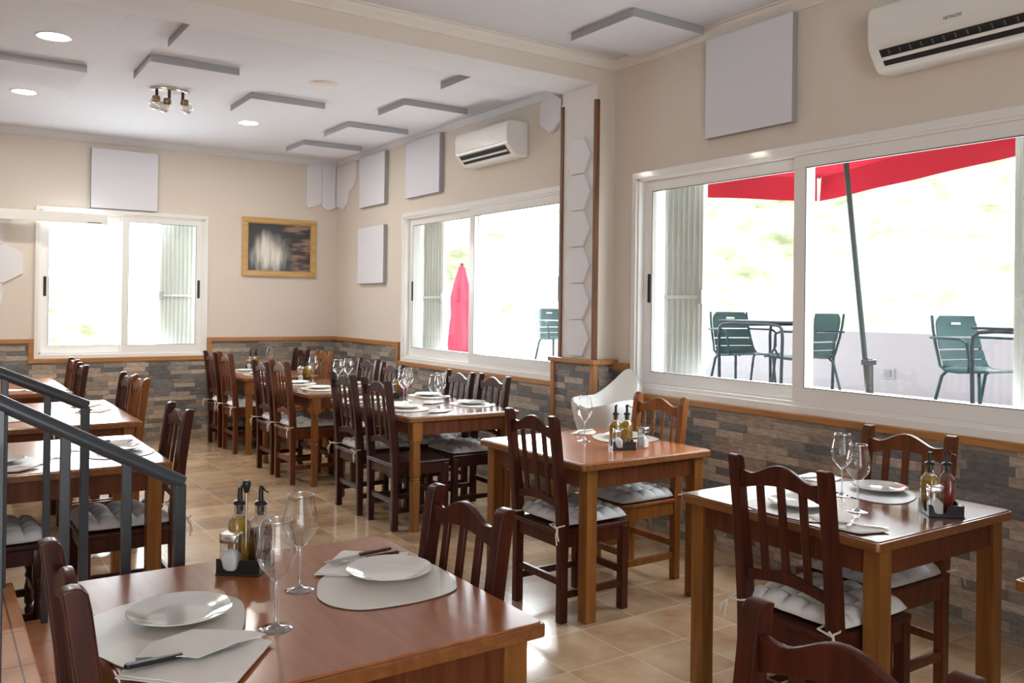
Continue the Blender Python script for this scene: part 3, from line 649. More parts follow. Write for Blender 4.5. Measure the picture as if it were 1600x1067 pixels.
# painting
g = empty('framed_painting', (3.402, YB, 2.145), 0, 'gold framed dark abstract painting with pale streaks on the back wall', 'painting')
w, h = 0.437, 0.338; fr = 0.055; mb = MB()
for (x0, x1, z0, z1) in ((-w, w, h - fr, h), (-w, w, -h, -h + fr), (-w, -w + fr, -h + fr, h - fr), (w - fr, w, -h + fr, h - fr)):
    mb.box(x0, x1, -0.035, 0, z0, z1, 0.006)
mb.build('frame', 'frame_wood', g)
mb = MB(); i = fr - 0.004
for (x0, x1, z0, z1) in ((-w + i, w - i, h - fr - 0.012, h - i), (-w + i, w - i, -h + i, -h + fr + 0.012), (-w + i, -w + fr + 0.012, -h + fr, h - fr), (w - fr - 0.012, w - i, -h + fr, h - fr)):
    mb.box(x0, x1, -0.022, -0.003, z0, z1, 0.003)
mb.build('inner_slip', 'frame_wood', g)
MB().box(-w + fr, w - fr, -0.014, -0.002, -h + fr, h - fr).build('canvas', 'painting_canvas', g)
# roller screen housing at the left
g = empty('screen_housing', (1.51, 9.62, 2.27), 0, 'long white horizontal roller screen housing crossing the top of the left window', 'roller screen')
MB().box(-3.0, 0.0, -0.05, 0.05, 0.0, 0.105, 0.008).build('casing', 'white_plastic', g)
MB().box(-0.19, -0.06, -0.0515, -0.050, 0.012, 0.02).build('maker_plate', 'grey_letter', g)
MB().box(-2.9, -0.85, -0.012, 0.012, -0.012, 0.0).build('bottom_bar', 'galvanised', g)
for x in (-2.6, -0.86): MB().box(x - 0.02, x + 0.02, 0.05, 0.264, 0.03, 0.07).build('bracket', 'white_plastic', g)

# ------------------------------------------------------------------ dining chairs (local: facing +X, rear feet at x=0)
def chair_maker(mat, style, seat_mat=None):
    def make():
        g = bpy.data.objects.new('dining_chair', None); g.empty_display_size = 0.1; COL.objects.link(g)
        H = 1.0; hw = 0.185
        fx = lambda z: 0.0 if z < 0.45 else -0.062 * ((z - 0.45) / 0.55) ** 1.25
        for s in (-1, 1):
            f = [(fx(z) + 0.022 + (0.006 if 0.4 < z < 0.7 else 0), z) for z in (0, 0.3, 0.45, 0.6, 0.75, 0.88, 0.95)]
            bk = [(fx(z) - 0.022 - (0.004 if 0.4 < z < 0.7 else 0), z) for z in (0.985, 0.88, 0.75, 0.6, 0.45, 0.3, 0)]
            if style == 'spindle':
                top = [(fx(0.95) + 0.026, 0.955), (fx(1) + 0.02, H - 0.012), (fx(1) - 0.0, H), (fx(1) - 0.024, H - 0.006)]
            else:
                top = [(fx(1) + 0.022, H - 0.016), (fx(1) + 0.012, H - 0.003), (fx(1) - 0.004, H), (fx(1) - 0.024, H - 0.004)]
            pts = f + top + bk
            MB().prism(pts, s * hw - 0.021, s * hw + 0.021, 1, 0.005).build('back_leg', mat, g, 0.6)
            if style == 'slat':
                MB().box(0.36, 0.402, s * 0.183 - 0.021, s * 0.183 + 0.021, 0, 0.425, 0.004).build('leg', mat, g)
            else:
                MB().box(0.36, 0.402, s * 0.183 - 0.021, s * 0.183 + 0.021, 0.30, 0.425, 0.003).lathe([(0.012, 0.0), (0.016, 0.03), (0.019, 0.06), (0.012, 0.075), (0.02, 0.09), (0.021, 0.16), (0.013, 0.2), (0.02, 0.215), (0.014, 0.235), (0.022, 0.26), (0.018, 0.30)], c=(0.381, s * 0.183, 0), seg=12, cap=True).build('leg', mat, g, 0.8)
        iy = hw - 0.02; n = 16
        def rail(zt, zb, x, th=0.022, bev=0.005):
            pts = [(-iy + 2 * iy * k / n, zt(-1 + 2 * k / n)) for k in range(n + 1)] + [(iy - 2 * iy * k / n, zb(1 - 2 * k / n)) for k in range(n + 1)]
            return MB().prism(pts, x - th / 2, x + th / 2, 0, bev)
        hump = lambda t: 0.936 + 0.047 * (0.5 + 0.5 * cos(pi * min(1, abs(t) * 1.15))) + 0.012 * max(0, abs(t) - 0.7) / 0.3
        arch = lambda t: 0.880 + 0.030 * cos(t * pi / 2)
        rail(hump, arch, fx(0.91)).build('top_rail', mat, g, 0.6)
        rail(lambda t: 0.600 + 0.012 * cos(t * pi), lambda t: 0.545 + 0.022 * cos(t * pi / 2), fx(0.58) - 0.002, 0.02).build('lower_rail', mat, g, 0.6)
        if style == 'slat':
            for y in (-0.088, 0.0, 0.088):
                MB().prism([(fx(0.59) - 0.006, 0.595), (fx(0.59) + 0.006, 0.595), (fx(0.75) + 0.006, 0.75), (fx(0.9) + 0.006, 0.915), (fx(0.9) - 0.006, 0.915), (fx(0.75) - 0.006, 0.75)], y - 0.0145, y + 0.0145, 1, 0.002).build('slat', mat, g)
        else:
            for y in (-0.114, -0.038, 0.038, 0.114):
                pts = []; rad = []
                for k in range(29):
                    q = k / 28; z = 0.595 + 0.315 * q
                    pts.append((fx(z), y, z)); rr = 0.0062 + 0.0035 * sin(pi * q) + (0.005 if k in (3, 24) else 0) + (0.0045 if k in (6, 21) else 0)
                    rad.append(rr)
                MB().tube(pts, rad, 10).build('spindle', mat, g, 0.8)
        MB().box(-0.03, 0.41, -0.205, 0.205, 0.425, 0.45, 0.008).build('seat', seat_mat or mat, g)
        mb = MB(); mb.box(0.02, 0.362, -0.198, -0.178, 0.36, 0.425).box(0.02, 0.362, 0.178, 0.198, 0.36, 0.425).box(0.372, 0.392, -0.17, 0.17, 0.36, 0.425).box(-0.012, 0.01, -0.165, 0.165, 0.36, 0.425)
        mb.build('seat_frame', mat, g)
        for s in (-1, 1): MB().box(0.02, 0.362, s * 0.187 - 0.011, s * 0.187 + 0.011, 0.115, 0.15, 0.003).build('stretcher', mat, g)
        MB().box(-0.01, 0.01, -0.165, 0.165, 0.175, 0.21, 0.003).build('stretcher', mat, g)
        MB().box(0.372, 0.39, -0.168, 0.168, 0.175, 0.21, 0.003).build('stretcher', mat, g)
        return g
    return make
def cushion_maker(mat):
    def make():
        g = bpy.data.objects.new('seat_cushion', None); g.empty_display_size = 0.1; COL.objects.link(g)
        w = 0.205; n = 50
        def top(u, v):
            x, y = 2 * u - 1, 2 * v - 1
            ed = (1 - abs(x) ** 7) * (1 - abs(y) ** 7); ed = max(ed, 0) ** 0.5
            puff = abs(sin(pi * u * 5.0)) * abs(sin(pi * v * 5.0))
            dim = 0
            for a in (-0.6, -0.2, 0.2, 0.6):
                for b in (-0.6, -0.2, 0.2, 0.6): dim += exp(-((x - a) ** 2 + (y - b) ** 2) / 0.004)
            z = 0.006 + ed * (0.036 + 0.021 * puff ** 0.6) - 0.018 * min(1, dim)
            z += 0.003 * sin(9 * x + 4 * y) * ed
            r = 1 - 0.05 * (abs(x) ** 4 * abs(y) ** 4) + 0.012 * sin(14 * y) * (abs(x) > 0.98) 
            return (w * x * r, w * y * r, max(z, 0.012))
        def bot(u, v):
            x, y = 2 * u - 1, 2 * v - 1; r = 1 - 0.05 * (abs(x) ** 4 * abs(y) ** 4) + 0.012 * sin(14 * y) * (abs(x) > 0.98)
            ed = max(0, (1 - abs(x) ** 9) * (1 - abs(y) ** 9)) 
            return (w * x * r, w * y * r, 0.012 - 0.012 * ed)
        mb = MB(); mb.grid(top, n, n); mb.grid(lambda u, v: bot(v, u), n, n); bmesh.ops.remove_doubles(mb.bm, verts=mb.bm.verts[:], dist=1e-5)
        bmesh.ops.recalc_face_normals(mb.bm, faces=mb.bm.faces[:])
        mb.build('pad', mat, g, 3)
        for s in (-1, 1):
            mb = MB(); y = s * 0.20; b = -0.225
            mb.tube([(-0.195, s * 0.165, 0.012), (-0.212, s * 0.15, 0.016), (-0.262, s * 0.16, 0.018), (-0.268, y, 0.014), (-0.262, y + s * 0.018, 0.008)], 0.0034, 6)
            mb.tube([(-0.20, y, 0.014), (-0.222, y + s * 0.014, 0.016), (-0.255, y + s * 0.014, 0.014), (-0.262, y + s * 0.018, 0.008)], 0.0034, 6)
            mb.tube([(-0.262, y + s * 0.018, 0.008), (-0.275, y + s * 0.012, 0.028), (-0.268, y + s * 0.0, 0.018), (-0.262, y + s * 0.018, 0.008)], 0.0034, 6)
            mb.tube([(-0.262, y + s * 0.018, 0.008), (-0.272, y + s * 0.02, -0.02), (-0.27, y + s * 0.026, -0.065)], 0.0036, 6)
            mb.tube([(-0.262, y + s * 0.018, 0.008), (-0.275, y + s * 0.036, -0.015), (-0.274, y + s * 0.046, -0.042)], 0.0036, 6)
            mb.build('tie_ribbon', 'tie_cloth', g, SM)
        return g
    return make
GC = 'wooden dining chairs'
def chair(x, y, face, mat, style, label, cush=True, cmat='cushion_cloth', scale=1.0, clabel=None, dz=0.0, crot=0.0):
    rz = 0.0 if face > 0 else pi
    place('chair_%s_%s' % (mat, style), chair_maker(mat, style), (x, y, 0), rz, label, 'chair', GC, (1, 1, scale) if scale != 1 else None)
    if cush:
        dx = 0.205 * face
        place('cushion_' + cmat, cushion_maker(cmat), (x + dx, y, 0.4505 * scale + dz), rz + crot, clabel, 'cushion', 'tufted seat cushions')
F = 'tufted grey seat cushion on '
chair(0.288, 1.915, 1, 'dark_wood', 'slat', 'dark wooden chair at the left end of the front table', False, scale=0.985)
chair(1.215, 2.09, -1, 'dark_wood', 'slat', 'dark wooden chair at the right end of the front table', False, scale=0.962)
chair(2.455, 1.91, 1, 'dark_wood', 'slat', 'dark wooden slat chair seen from behind, left side of the table by the big window', True, 'cushion_cloth_pale', clabel='pale tufted cushion tied to the chair left of the table by the big window')
chair(3.37, 2.07, -1, 'brown_wood', 'slat', 'brown wooden chair with its back to the stone wall under the big window', True, clabel='grey tufted cushion on the chair backed against the stone wall at right')
chair(1.165, 0.835, -1, 'dark_wood', 'slat', 'dark wooden chair cropped by the bottom edge of the photo, right of centre', False)
chair(2.51, 3.435, 1, 'dark_wood', 'slat', 'dark wooden chair in the centre, left of the small table with one wine glass', True, clabel='grey tufted cushion tied to the centre chair left of the one-glass table')
chair(3.455, 3.64, -1, 'honey_wood', 'spindle', 'honey brown turned-spindle chair in front of the white high chair', True, clabel='grey tufted cushion on the honey chair before the white high chair')
chair(2.575, 5.34, 1, 'plum_wood', 'slat', 'dark chair with bare wooden seat, nearest on the aisle side of the four-chair table', False)
chair(2.56, 5.865, 1, 'plum_wood', 'slat', 'dark chair with tied cushion, farther on the aisle side of the four-chair table', True, clabel='grey cushion tied with ribbons to the farther aisle chair of the four-chair table')
chair(3.485, 5.46, -1, 'plum_wood', 'slat', 'dark chair on the window side of the four-chair table, right one of two', True, scale=0.98, clabel='grey cushion on the window side chair at the right of the four-chair table')
chair(3.485, 5.96, -1, 'plum_wood', 'slat', 'dark chair on the window side of the four-chair table, left one of two', True, scale=0.975, clabel='grey cushion on the window side chair at the left of the four-chair table')
chair(2.515, 7.10, 1, 'brown_wood', 'spindle', 'brown beaded-spindle chair on the aisle side of the table with turned legs', True, scale=1.02, clabel='grey cushion tied to the brown beaded-spindle aisle chair')
chair(2.52, 7.60, 1, 'dark_wood', 'slat', 'reddish dark chair behind the brown beaded-spindle aisle chair', True, clabel='grey cushion tied to the reddish chair behind the beaded-spindle one')
chair(3.35, 6.90, -1, 'dark_wood', 'slat', 'dark chair on the window side of the turned-leg table, right one of two', True, clabel='grey cushion on the window side chair at the right of the turned-leg table')
chair(3.35, 7.39, -1, 'plum_wood', 'slat', 'dark chair on the window side of the turned-leg table, left one of two', True, clabel='grey cushion on the window side chair at the left of the turned-leg table')
chair(2.54, 8.78, 1, 'brown_wood', 'slat', 'brown chair on the aisle side of the back corner table, nearer one', True, clabel='pale cushion tied to the nearer aisle chair of the back corner table', cmat='cushion_cloth_pale')
chair(2.52, 9.25, 1, 'dark_wood', 'slat', 'dark chair on the aisle side of the back corner table, touching the back wall', True, clabel='pale cushion tied to the aisle chair touching the back wall', cmat='cushion_cloth_pale')
chair(3.40, 9.27, -1, 'plum_wood', 'slat', 'very dark chair on the far side of the back corner table', False)
chair(3.45, 8.74, -1, 'honey_wood', 'slat', 'light honey chair on the far side of the back corner table', False)
chair(0.985, 4.48, -1, 'dark_wood', 'slat', 'dark chair at the right end of the glossy table behind the railings', True, clabel='grey tufted cushion seen through the railings, on the chair with reddish back posts')
chair(0.03, 4.42, 1, 'plum_wood', 'spindle', 'dark turned-leg chair at the left edge, beyond the stair platform', True, clabel='grey tufted cushion at the left edge beyond the stair platform')
chair(1.13, 6.17, -1, 'honey_wood', 'spindle', 'honey chair at the second left table, nearer one of the pair', False)
chair(1.13, 6.62, -1, 'dark_wood', 'slat', 'dark chair at the second left table, farther one of the pair', False)
chair(0.995, 7.80, -1, 'dark_wood', 'slat', 'dark chair at the farthest left table below the window, nearer one', False)
chair(0.995, 8.30, -1, 'brown_wood', 'slat', 'reddish brown chair at the farthest left table below the window, farther one', False)

# ------------------------------------------------------------------ tables
TZ = 0.762
def table(x0, x1, y0, y1, label, top='table_top_wood', leg='square', ov=0.045, name='dining_table'):
    cx, cyy = (x0 + x1) / 2, (y0 + y1) / 2; a, b = (x1 - x0) / 2, (y1 - y0) / 2
    g = empty(name, (cx, cyy, 0), 0, label, 'table', 'wooden dining tables')
    ch = 0.014
    pts = [(-a + ch, -b), (a - ch, -b), (a - ch * 0.3, -b + ch * 0.3), (a, -b + ch), (a, b - ch), (a - ch * 0.3, b - ch * 0.3), (a - ch, b), (-a + ch, b), (-a + ch * 0.3, b - ch * 0.3), (-a, b - ch), (-a, -b + ch), (-a + ch * 0.3, -b + ch * 0.3)]
    MB().prism(pts, TZ - 0.036, TZ - 0.004, 2, 0.006, 2).build('table_edge', 'table_edge_wood', g, 0.6)
    k = 0.988
    MB().prism([(p[0] - 0.008 * (1 if p[0] > 0 else -1), p[1] - 0.008 * (1 if p[1] > 0 else -1)) for p in pts], TZ - 0.012, TZ, 2, 0.003, 2).build('tabletop', top, g, 0.6)
    L_, w = 0.032, 0.032
    lx, ly = a - ov - 0.03, b - 0.02 - 0.032
    for sx in (-1, 1):
        for sy in (-1, 1):
            if leg == 'square':
                pr = [(0.031, 0.0), (0.031, 0.53), (0.037, 0.56), (0.037, 0.73)]
                mb = MB(); mb.box(sx * lx - 0.032, sx * lx + 0.032, sy * ly - 0.032, sy * ly + 0.032, 0, 0.728, 0.004)
            else:
                mb = MB(); mb.box(sx * lx - 0.037, sx * lx + 0.037, sy * ly - 0.037, sy * ly + 0.037, 0.60, 0.728, 0.004)
                q = 6.0 if leg == 'ringed' else 2.0
                mb.lathe([(0.027, 0.0), (0.030, 0.03), (0.024, 0.06), (0.028, 0.2), (0.031, 0.33), (0.026, 0.338), (0.031, 0.346), (0.026, 0.354), (0.032, 0.364), (0.030, 0.53), (0.027, 0.57), (0.036, 0.605)], c=(sx * lx, sy * ly, 0), seg=20, cap=True, square=q)
            mb.build('leg', 'table_leg_wood', g, 0.6)
    mb = MB(); z0, z1 = 0.635, 0.728
    for s in (-1, 1):
        mb.box(-lx + 0.03, lx - 0.03, s * ly - 0.012 + s * 0.008, s * ly + 0.012 + s * 0.008, z0, z1); mb.box(s * lx - 0.012 + s * 0.008, s * lx + 0.012 + s * 0.008, -ly + 0.03, ly - 0.03, z0, z1)
    mb.build('apron', 'brown_wood', g)
    return g
table(0.315, 1.212, 1.62, 2.52, 'square brown table in the front with two wine glasses and an oil cruet')
table(2.545, 3.41, 3.145, 4.06, 'square brown table in the centre in front of the white high chair')
table(2.51, 3.37, 1.61, 2.48, 'square table under the big window with red vinegar on it', 'table_top_wood_dark')
table(2.61, 3.49, 5.03, 6.36, 'long table with four chairs and four wine glasses below the far right window', 'table_top_wood_dark', 'ringed')
table(2.565, 3.33, 6.70, 8.02, 'long table on turned legs, second from the back corner', 'table_top_wood_dark', 'turned')
table(2.57, 3.35, 8.46, 9.72, 'brown table in the back corner under the painting', 'table_top_wood', 'ringed')
table(0.07, 0.95, 4.17, 5.13, 'glossy brown table directly behind the dark stair railings', 'table_top_wood')
table(0.20, 1.11, 5.67, 7.02, 'second glossy table on the left, between railing and window', 'table_top_wood')
table(0.13, 0.99, 7.74, 9.25, 'farthest table on the left, below the back wall window', 'table_top_wood')
table(2.51, 3.40, 0.32, 1.20, 'table of which only a corner shows at the right edge of the photo')

# ------------------------------------------------------------------ tableware
def wine_glass():
    g = bpy.data.objects.new('wine_glass', None); g.empty_display_size = 0.05; COL.objects.link(g)
    MB().lathe([(0.0005, 0.107), (0.008, 0.110), (0.022, 0.125), (0.036, 0.142), (0.0435, 0.160), (0.0455, 0.172), (0.043, 0.192), (0.037, 0.220), (0.0315, 0.246), (0.0318, 0.247), (0.0330, 0.246)], seg=36).build('bowl', 'wine_glass_wall', g, 2)
    MB().lathe([(0.0315, 0.2455), (0.0322, 0.2475), (0.0329, 0.2455), (0.0322, 0.244), (0.0315, 0.2455)], seg=36).build('rim', 'wine_glass_stem', g, 2)
    MB().lathe([(0.0, 0.112), (0.006, 0.109), (0.0042, 0.10), (0.0033, 0.08), (0.0033, 0.03), (0.005, 0.015), (0.012, 0.007), (0.028, 0.003), (0.0375, 0.0015), (0.038, 0.0), (0.0, 0.0)], seg=32).build('stem', 'wine_glass_stem', g, 2)
    return g
def glass(x, y, label, z=0.0): place('wine_glass', wine_glass, (x, y, TZ + z), 0, label, 'wine glass', 'stemmed wine glasses')
def plate_mk():
    g = MB().lathe([(0, 0.0), (0.062, 0.0), (0.066, 0.003), (0.088, 0.009), (0.114, 0.017), (0.117, 0.019), (0.115, 0.0205), (0.090, 0.0125), (0.074, 0.0065), (0.066, 0.0055), (0.0, 0.005)], seg=56).build('dinner_plate', 'plate_ceramic', None, 0.9)
    return g
def plate(x, y, z, label, s=1.0): place('plate', plate_mk, (x, y, TZ + z), 0, label, 'plate', 'white dinner plates', (s, s, 1))
def smooth_loop(pts, n=6):
    out = []; m_ = len(pts)
    for i in range(m_):
        p0, p1, p2, p3 = [Vector(pts[(i + k) % m_]) for k in (-1, 0, 1, 2)]
        for k in range(n):
            t = k / n; out.append(0.5 * ((2 * p1) + (-p0 + p2) * t + (2 * p0 - 5 * p1 + 4 * p2 - p3) * t * t + (-p0 + 3 * p1 - 3 * p2 + p3) * t ** 3))
    return [(q.x, q.y) for q in out]
def mat_(pts, label, grey=False, z=0.0005):
    c = Vector((sum(p[0] for p in pts) / len(pts), sum(p[1] for p in pts) / len(pts)))
    loc = [(p[0] - c.x, p[1] - c.y) for p in smooth_loop(pts)]
    g = empty('placemat', (c.x, c.y, TZ + z), 0, label, 'placemat', 'pebble shaped placemats')
    MB().prism([(p[0] * 1.006, p[1] * 1.006) for p in loc], 0.0, 0.0018, 2).build('edge', 'mat_edge', g)
    MB().prism(loc, 0.0018, 0.0030, 2).build('face', 'mat_leather_grey' if grey else 'mat_leather', g)
    return g
def pebble(cx, cyy, rx, ry, rot=0.0, k=0.12):
    out = []
    for i in range(14):
        a = 2 * pi * i / 14; r = 1 + k * cos(3 * a + 0.6) * 0.6 + k * 0.5 * cos(a)
        x, y = rx * r * cos(a), ry * r * sin(a); out.append((cx + x * cos(rot) - y * sin(rot), cyy + x * sin(rot) + y * cos(rot)))
    return out
def napkin(pts, z, label, layers=2, flap=None):
    c = Vector((sum(p[0] for p in pts) / len(pts), sum(p[1] for p in pts) / len(pts)))
    loc = [(p[0] - c.x, p[1] - c.y) for p in pts]; mb = MB()
    for k in range(layers):
        b = bmesh.new(); sc = 1 - 0.035 * k; off = 0.006 * k
        n = len(loc); top = []; bot = []
        zz = 0.0022 * k
        cv = b.verts.new((off, 0, zz + 0.0045)); cb_ = b.verts.new((off, 0, zz))
        fine = []
        for i in range(n):
            p, q = loc[i], loc[(i + 1) % n]
            for j in range(4): fine.append((p[0] + (q[0] - p[0]) * j / 4, p[1] + (q[1] - p[1]) * j / 4))
        for i, p in enumerate(fine):
            w_ = 0.0012 * sin(i * 1.7 + k)
            top.append(b.verts.new((p[0] * sc + off, p[1] * sc, zz + 0.0024 + w_))); bot.append(b.verts.new((p[0] * sc + off, p[1] * sc, zz + 0.0006 + max(w_, 0))))
        for i in range(len(top)):
            j = (i + 1) % len(top)
            b.faces.new([cv, top[i], top[j]]); b.faces.new([cb_, bot[j], bot[i]]); b.faces.new([top[i], bot[i], bot[j], top[j]])
        bmesh.ops.recalc_face_normals(b, faces=b.faces[:])
        mb.add(b)
    if flap: mb.prism([(p[0] - c.x, p[1] - c.y) for p in flap], 0.0185, 0.0195, 2).prism([(flap[0][0] - c.x, flap[0][1] - c.y), (flap[1][0] - c.x, flap[1][1] - c.y), (flap[2][0] - c.x, flap[2][1] - c.y), (flap[3][0] - c.x, flap[3][1] - c.y), (flap[3][0] - c.x, flap[3][1] - 0.012 - c.y), (flap[2][0] - c.x, flap[2][1] - 0.012 - c.y), (flap[1][0] - c.x, flap[1][1] - 0.012 - c.y)], 0.004, 0.0186, 2)
    return tag(mb.build('paper_napkin', 'paper', None, 0.5, loc=(c.x, c.y, TZ + z)), label, 'napkin', 'folded paper napkins')
def knife_mk(hmat):
    def mk():
        g = bpy.data.objects.new('table_knife', None); g.empty_display_size = 0.05; COL.objects.link(g)
        MB().prism([(-0.11, -0.009), (-0.02, -0.0065), (-0.005, -0.006), (-0.005, 0.006), (-0.02, 0.0065), (-0.11, 0.010), (-0.116, 0.0)], 0.0, 0.009, 2, 0.002).build('handle', hmat, g)
        MB().prism([(-0.005, -0.005), (0.02, -0.008), (0.09, -0.0085), (0.108, -0.004), (0.113, 0.005), (-0.005, 0.005)], 0.0035, 0.0052, 2).build('blade', 'steel', g)
        return g
    return mk
def fork_mk(hmat):
    def mk():
        g = bpy.data.objects.new('table_fork', None); g.empty_display_size = 0.05; COL.objects.link(g)
        MB().prism([(-0.11, -0.008), (-0.02, -0.005), (-0.005, -0.004), (-0.005, 0.004), (-0.02, 0.005), (-0.11, 0.008), (-0.115, 0.0)], 0.0, 0.008, 2, 0.002).build('handle', hmat, g)
        mb = MB(); mb.prism([(-0.005, -0.0025), (0.045, -0.0025), (0.06, -0.011), (0.072, -0.011), (0.072, 0.011), (0.06, 0.011), (0.045, 0.0025), (-0.005, 0.0025)], 0.004, 0.0056, 2)
        for k in (-1.5, -0.5, 0.5, 1.5): mb.prism([(0.07, k * 0.0063 - 0.0015), (0.105, k * 0.0063 - 0.001), (0.105, k * 0.0063 + 0.001), (0.07, k * 0.0063 + 0.0015)], 0.004, 0.0056, 2)
        mb.build('tines', 'steel', g); return g
    return mk
def knife(x, y, a, z, label, hm='handle_wood', s=1.0): place('knife' + hm, knife_mk(hm), (x, y, TZ + z), a, label, 'knife', 'table knives', (s, s, 1))
def fork(x, y, a, z, label, hm='handle_wood', s=1.0): place('fork' + hm, fork_mk(hm), (x, y, TZ + z), a, label, 'fork', 'table forks', (s, s, 1))

# cruet sets: a black tray, two bottles, shakers.  Tray local: long side along x
def bottle_mk(liq, lever):
    def mk():
        g = bpy.data.objects.new('cruet_bottle', None); g.empty_display_size = 0.05; COL.objects.link(g)
        MB().lathe([(0.0265, 0.0), (0.0275, 0.004), (0.0275, 0.112), (0.0245, 0.124), (0.0135, 0.137), (0.0125, 0.14), (0.0125, 0.146), (0.0138, 0.148), (0.0125, 0.151), (0.0138, 0.154), (0.0125, 0.157), (0.0138, 0.160), (0.0125, 0.163), (0.0135, 0.166), (0.0135, 0.170)], seg=32, square=4.5).build('glass_body', 'bottle_glass', g, 1.2)
        lv = 0.125 if liq == 'olive_oil' else 0.100
        pr = [(0, 0.004), (0.0258, 0.004), (0.0261, 0.10)] + ([(0.0258, 0.112), (0.0225, 0.123), (0.0145, 0.131), (0, 0.131)] if liq == 'olive_oil' else [(0.0, 0.10)])
        MB().lathe(pr, seg=32, square=4.5).build('contents', liq, g, 1.2)
        mb = MB(); mb.lathe([(0.0085, 0.14), (0.0105, 0.166), (0.0172, 0.168), (0.0178, 0.174), (0.014, 0.178), (0.007, 0.180), (0.0062, 0.20), (0.0065, 0.214), (0.0, 0.217)], seg=18, cap=True)
        mb.tube([(0.0, 0, 0.208), (0.006, 0, 0.217), (0.013, 0, 0.212)], 0.0042, 8)
        if lever: mb.tube([(-0.008, 0, 0.205), (-0.006, 0, 0.217), (0.004, 0, 0.220), (0.020, 0, 0.209), (0.032, 0, 0.207)], 0.0022, 6)
        mb.build('pourer', 'black_plastic', g, SM); return g
    return mk
def bottle(x, y, rz, liq, lever, label): place('bottle_%s_%s' % (liq, lever), bottle_mk(liq, lever), (x, y, TZ + 0.0055), rz, label, 'cruet bottle', 'oil and vinegar cruet bottles')
def shaker_mk():
    g = bpy.data.objects.new('salt_shaker', None); g.empty_display_size = 0.05; COL.objects.link(g)
    MB().lathe([(0.0245, 0), (0.025, 0.003), (0.025, 0.080), (0.024, 0.084)], seg=32, square=6).build('glass_body', 'bottle_glass', g, 1.2)
    MB().lathe([(0, 0.003), (0.0232, 0.003), (0.0234, 0.040), (0.012, 0.054), (0.0, 0.060)], seg=32, square=6).build('salt_fill', 'salt', g, 1.2)
    MB().lathe([(0.0255, 0.080), (0.0262, 0.082), (0.0262, 0.101), (0.024, 0.104), (0, 0.1045)], seg=32, square=6).build('lid', 'steel', g, 0.7)
    return g
def shaker(x, y, rz, label): place('shaker', shaker_mk, (x, y, TZ + 0.0055), rz, label, 'salt shaker', 'square glass salt shakers')
def tray_mk(handle):
    def mk():
        g = bpy.data.objects.new('cruet_tray', None); g.empty_display_size = 0.05; COL.objects.link(g)
        MB().box(-0.062, 0.062, -0.062, 0.062, 0, 0.005, 0.002).build('base', 'black_plastic', g)
        for (s, ax) in ((-1, 0), (1, 0), (-1, 1), (1, 1)):
            w = 0.058
            pts = [(-w, 0.004), (w, 0.004), (w, 0.032), (w - 0.006, 0.042), (0.012, 0.044), (0.004, 0.038), (-0.002, 0.018), (-0.012, 0.012), (-0.030, 0.012), (-0.040, 0.018), (-0.046, 0.040), (-0.052, 0.044), (-w, 0.044)]
            d0, d1 = (s * 0.056, s * 0.060)
            MB().prism(pts, min(d0, d1), max(d0, d1), ax, 0).build('side_wall', 'black_plastic', g)
        if handle:
            MB().tube([(0, 0, 0.004), (0, 0, 0.215)], 0.0032, 10).build('handle_rod', 'steel', g, SM)
            MB().lathe([(0.0, 0.212), (0.006, 0.212), (0.0115, 0.234), (0.012, 0.240), (0.008, 0.246), (0, 0.247)], seg=18).build('handle_knob', 'black_plastic', g, SM)
        return g
    return mk
def cruet_set(x, y, rz, where, liq2='red_vinegar', handle=True, nsh=1):
    place('tray%d' % handle, tray_mk(handle), (x, y, TZ + 0.0003), rz, 'black square cruet tray on %s' % where, 'cruet tray', 'black cruet trays')
    def W_(dx, dy): return (x + dx * cos(rz) - dy * sin(rz), y + dx * sin(rz) + dy * cos(rz))
    nm2 = {'red_vinegar': 'red vinegar', 'brown_vinegar': 'brown vinegar', 'olive_oil': 'second olive oil'}[liq2]
    a = W_(-0.030, 0.030); bottle(a[0], a[1], rz + 0.8, 'olive_oil', False, 'yellow olive oil bottle in the black tray on %s' % where)
    a = W_(0.030, 0.030); bottle(a[0], a[1], rz - 0.6, liq2, True, '%s bottle with black pourer in the tray on %s' % (nm2, where))
    a = W_(-0.030, -0.030); shaker(a[0], a[1], rz, 'square glass salt shaker in the tray on %s' % where)

VT = radians(-34)
# front table
w1 = 'the front table'
mat_([(0.294, 1.991), (0.304, 2.103), (0.324, 2.195), (0.374, 2.236), (0.441, 2.26), (0.533, 2.251), (0.611, 2.214), (0.647, 2.148), (0.64, 2.069), (0.602, 1.957), (0.561, 1.893), (0.474, 1.829), (0.394, 1.816), (0.339, 1.862), (0.31, 1.933)], 'white pebble placemat at the left of the front table')
mat_([(0.828, 2.087), (0.88, 2.19), (0.973, 2.257), (1.09, 2.275), (1.175, 2.225), (1.196, 2.10), (1.165, 1.97), (1.128, 1.919), (1.016, 1.895), (0.886, 1.913), (0.833, 1.962), (0.816, 2.024)], 'cream pebble placemat at the right of the front table')
plate(0.497, 2.10, 0.0038, 'white plate on the left placemat of the front table', 1.0)
plate(1.052, 2.128, 0.0038, 'white plate on the right placemat of the front table', 0.99)
napkin([(0.31, 1.815), (0.387, 1.92), (0.49, 1.953), (0.602, 1.872), (0.624, 1.827), (0.50, 1.665), (0.428, 1.69)], 0.004, 'folded white napkin with a black-handled knife, front table left', 2, flap=[(0.355, 1.853), (0.395, 1.915), (0.49, 1.948), (0.595, 1.872), (0.615, 1.835), (0.545, 1.820), (0.46, 1.785), (0.43, 1.812)])
napkin([(0.873, 2.224), (1.023, 2.391), (1.183, 2.267), (1.10, 2.20), (0.944, 2.165)], 0.004, 'folded white napkin with two brown-handled pieces of cutlery, front table right', 2)
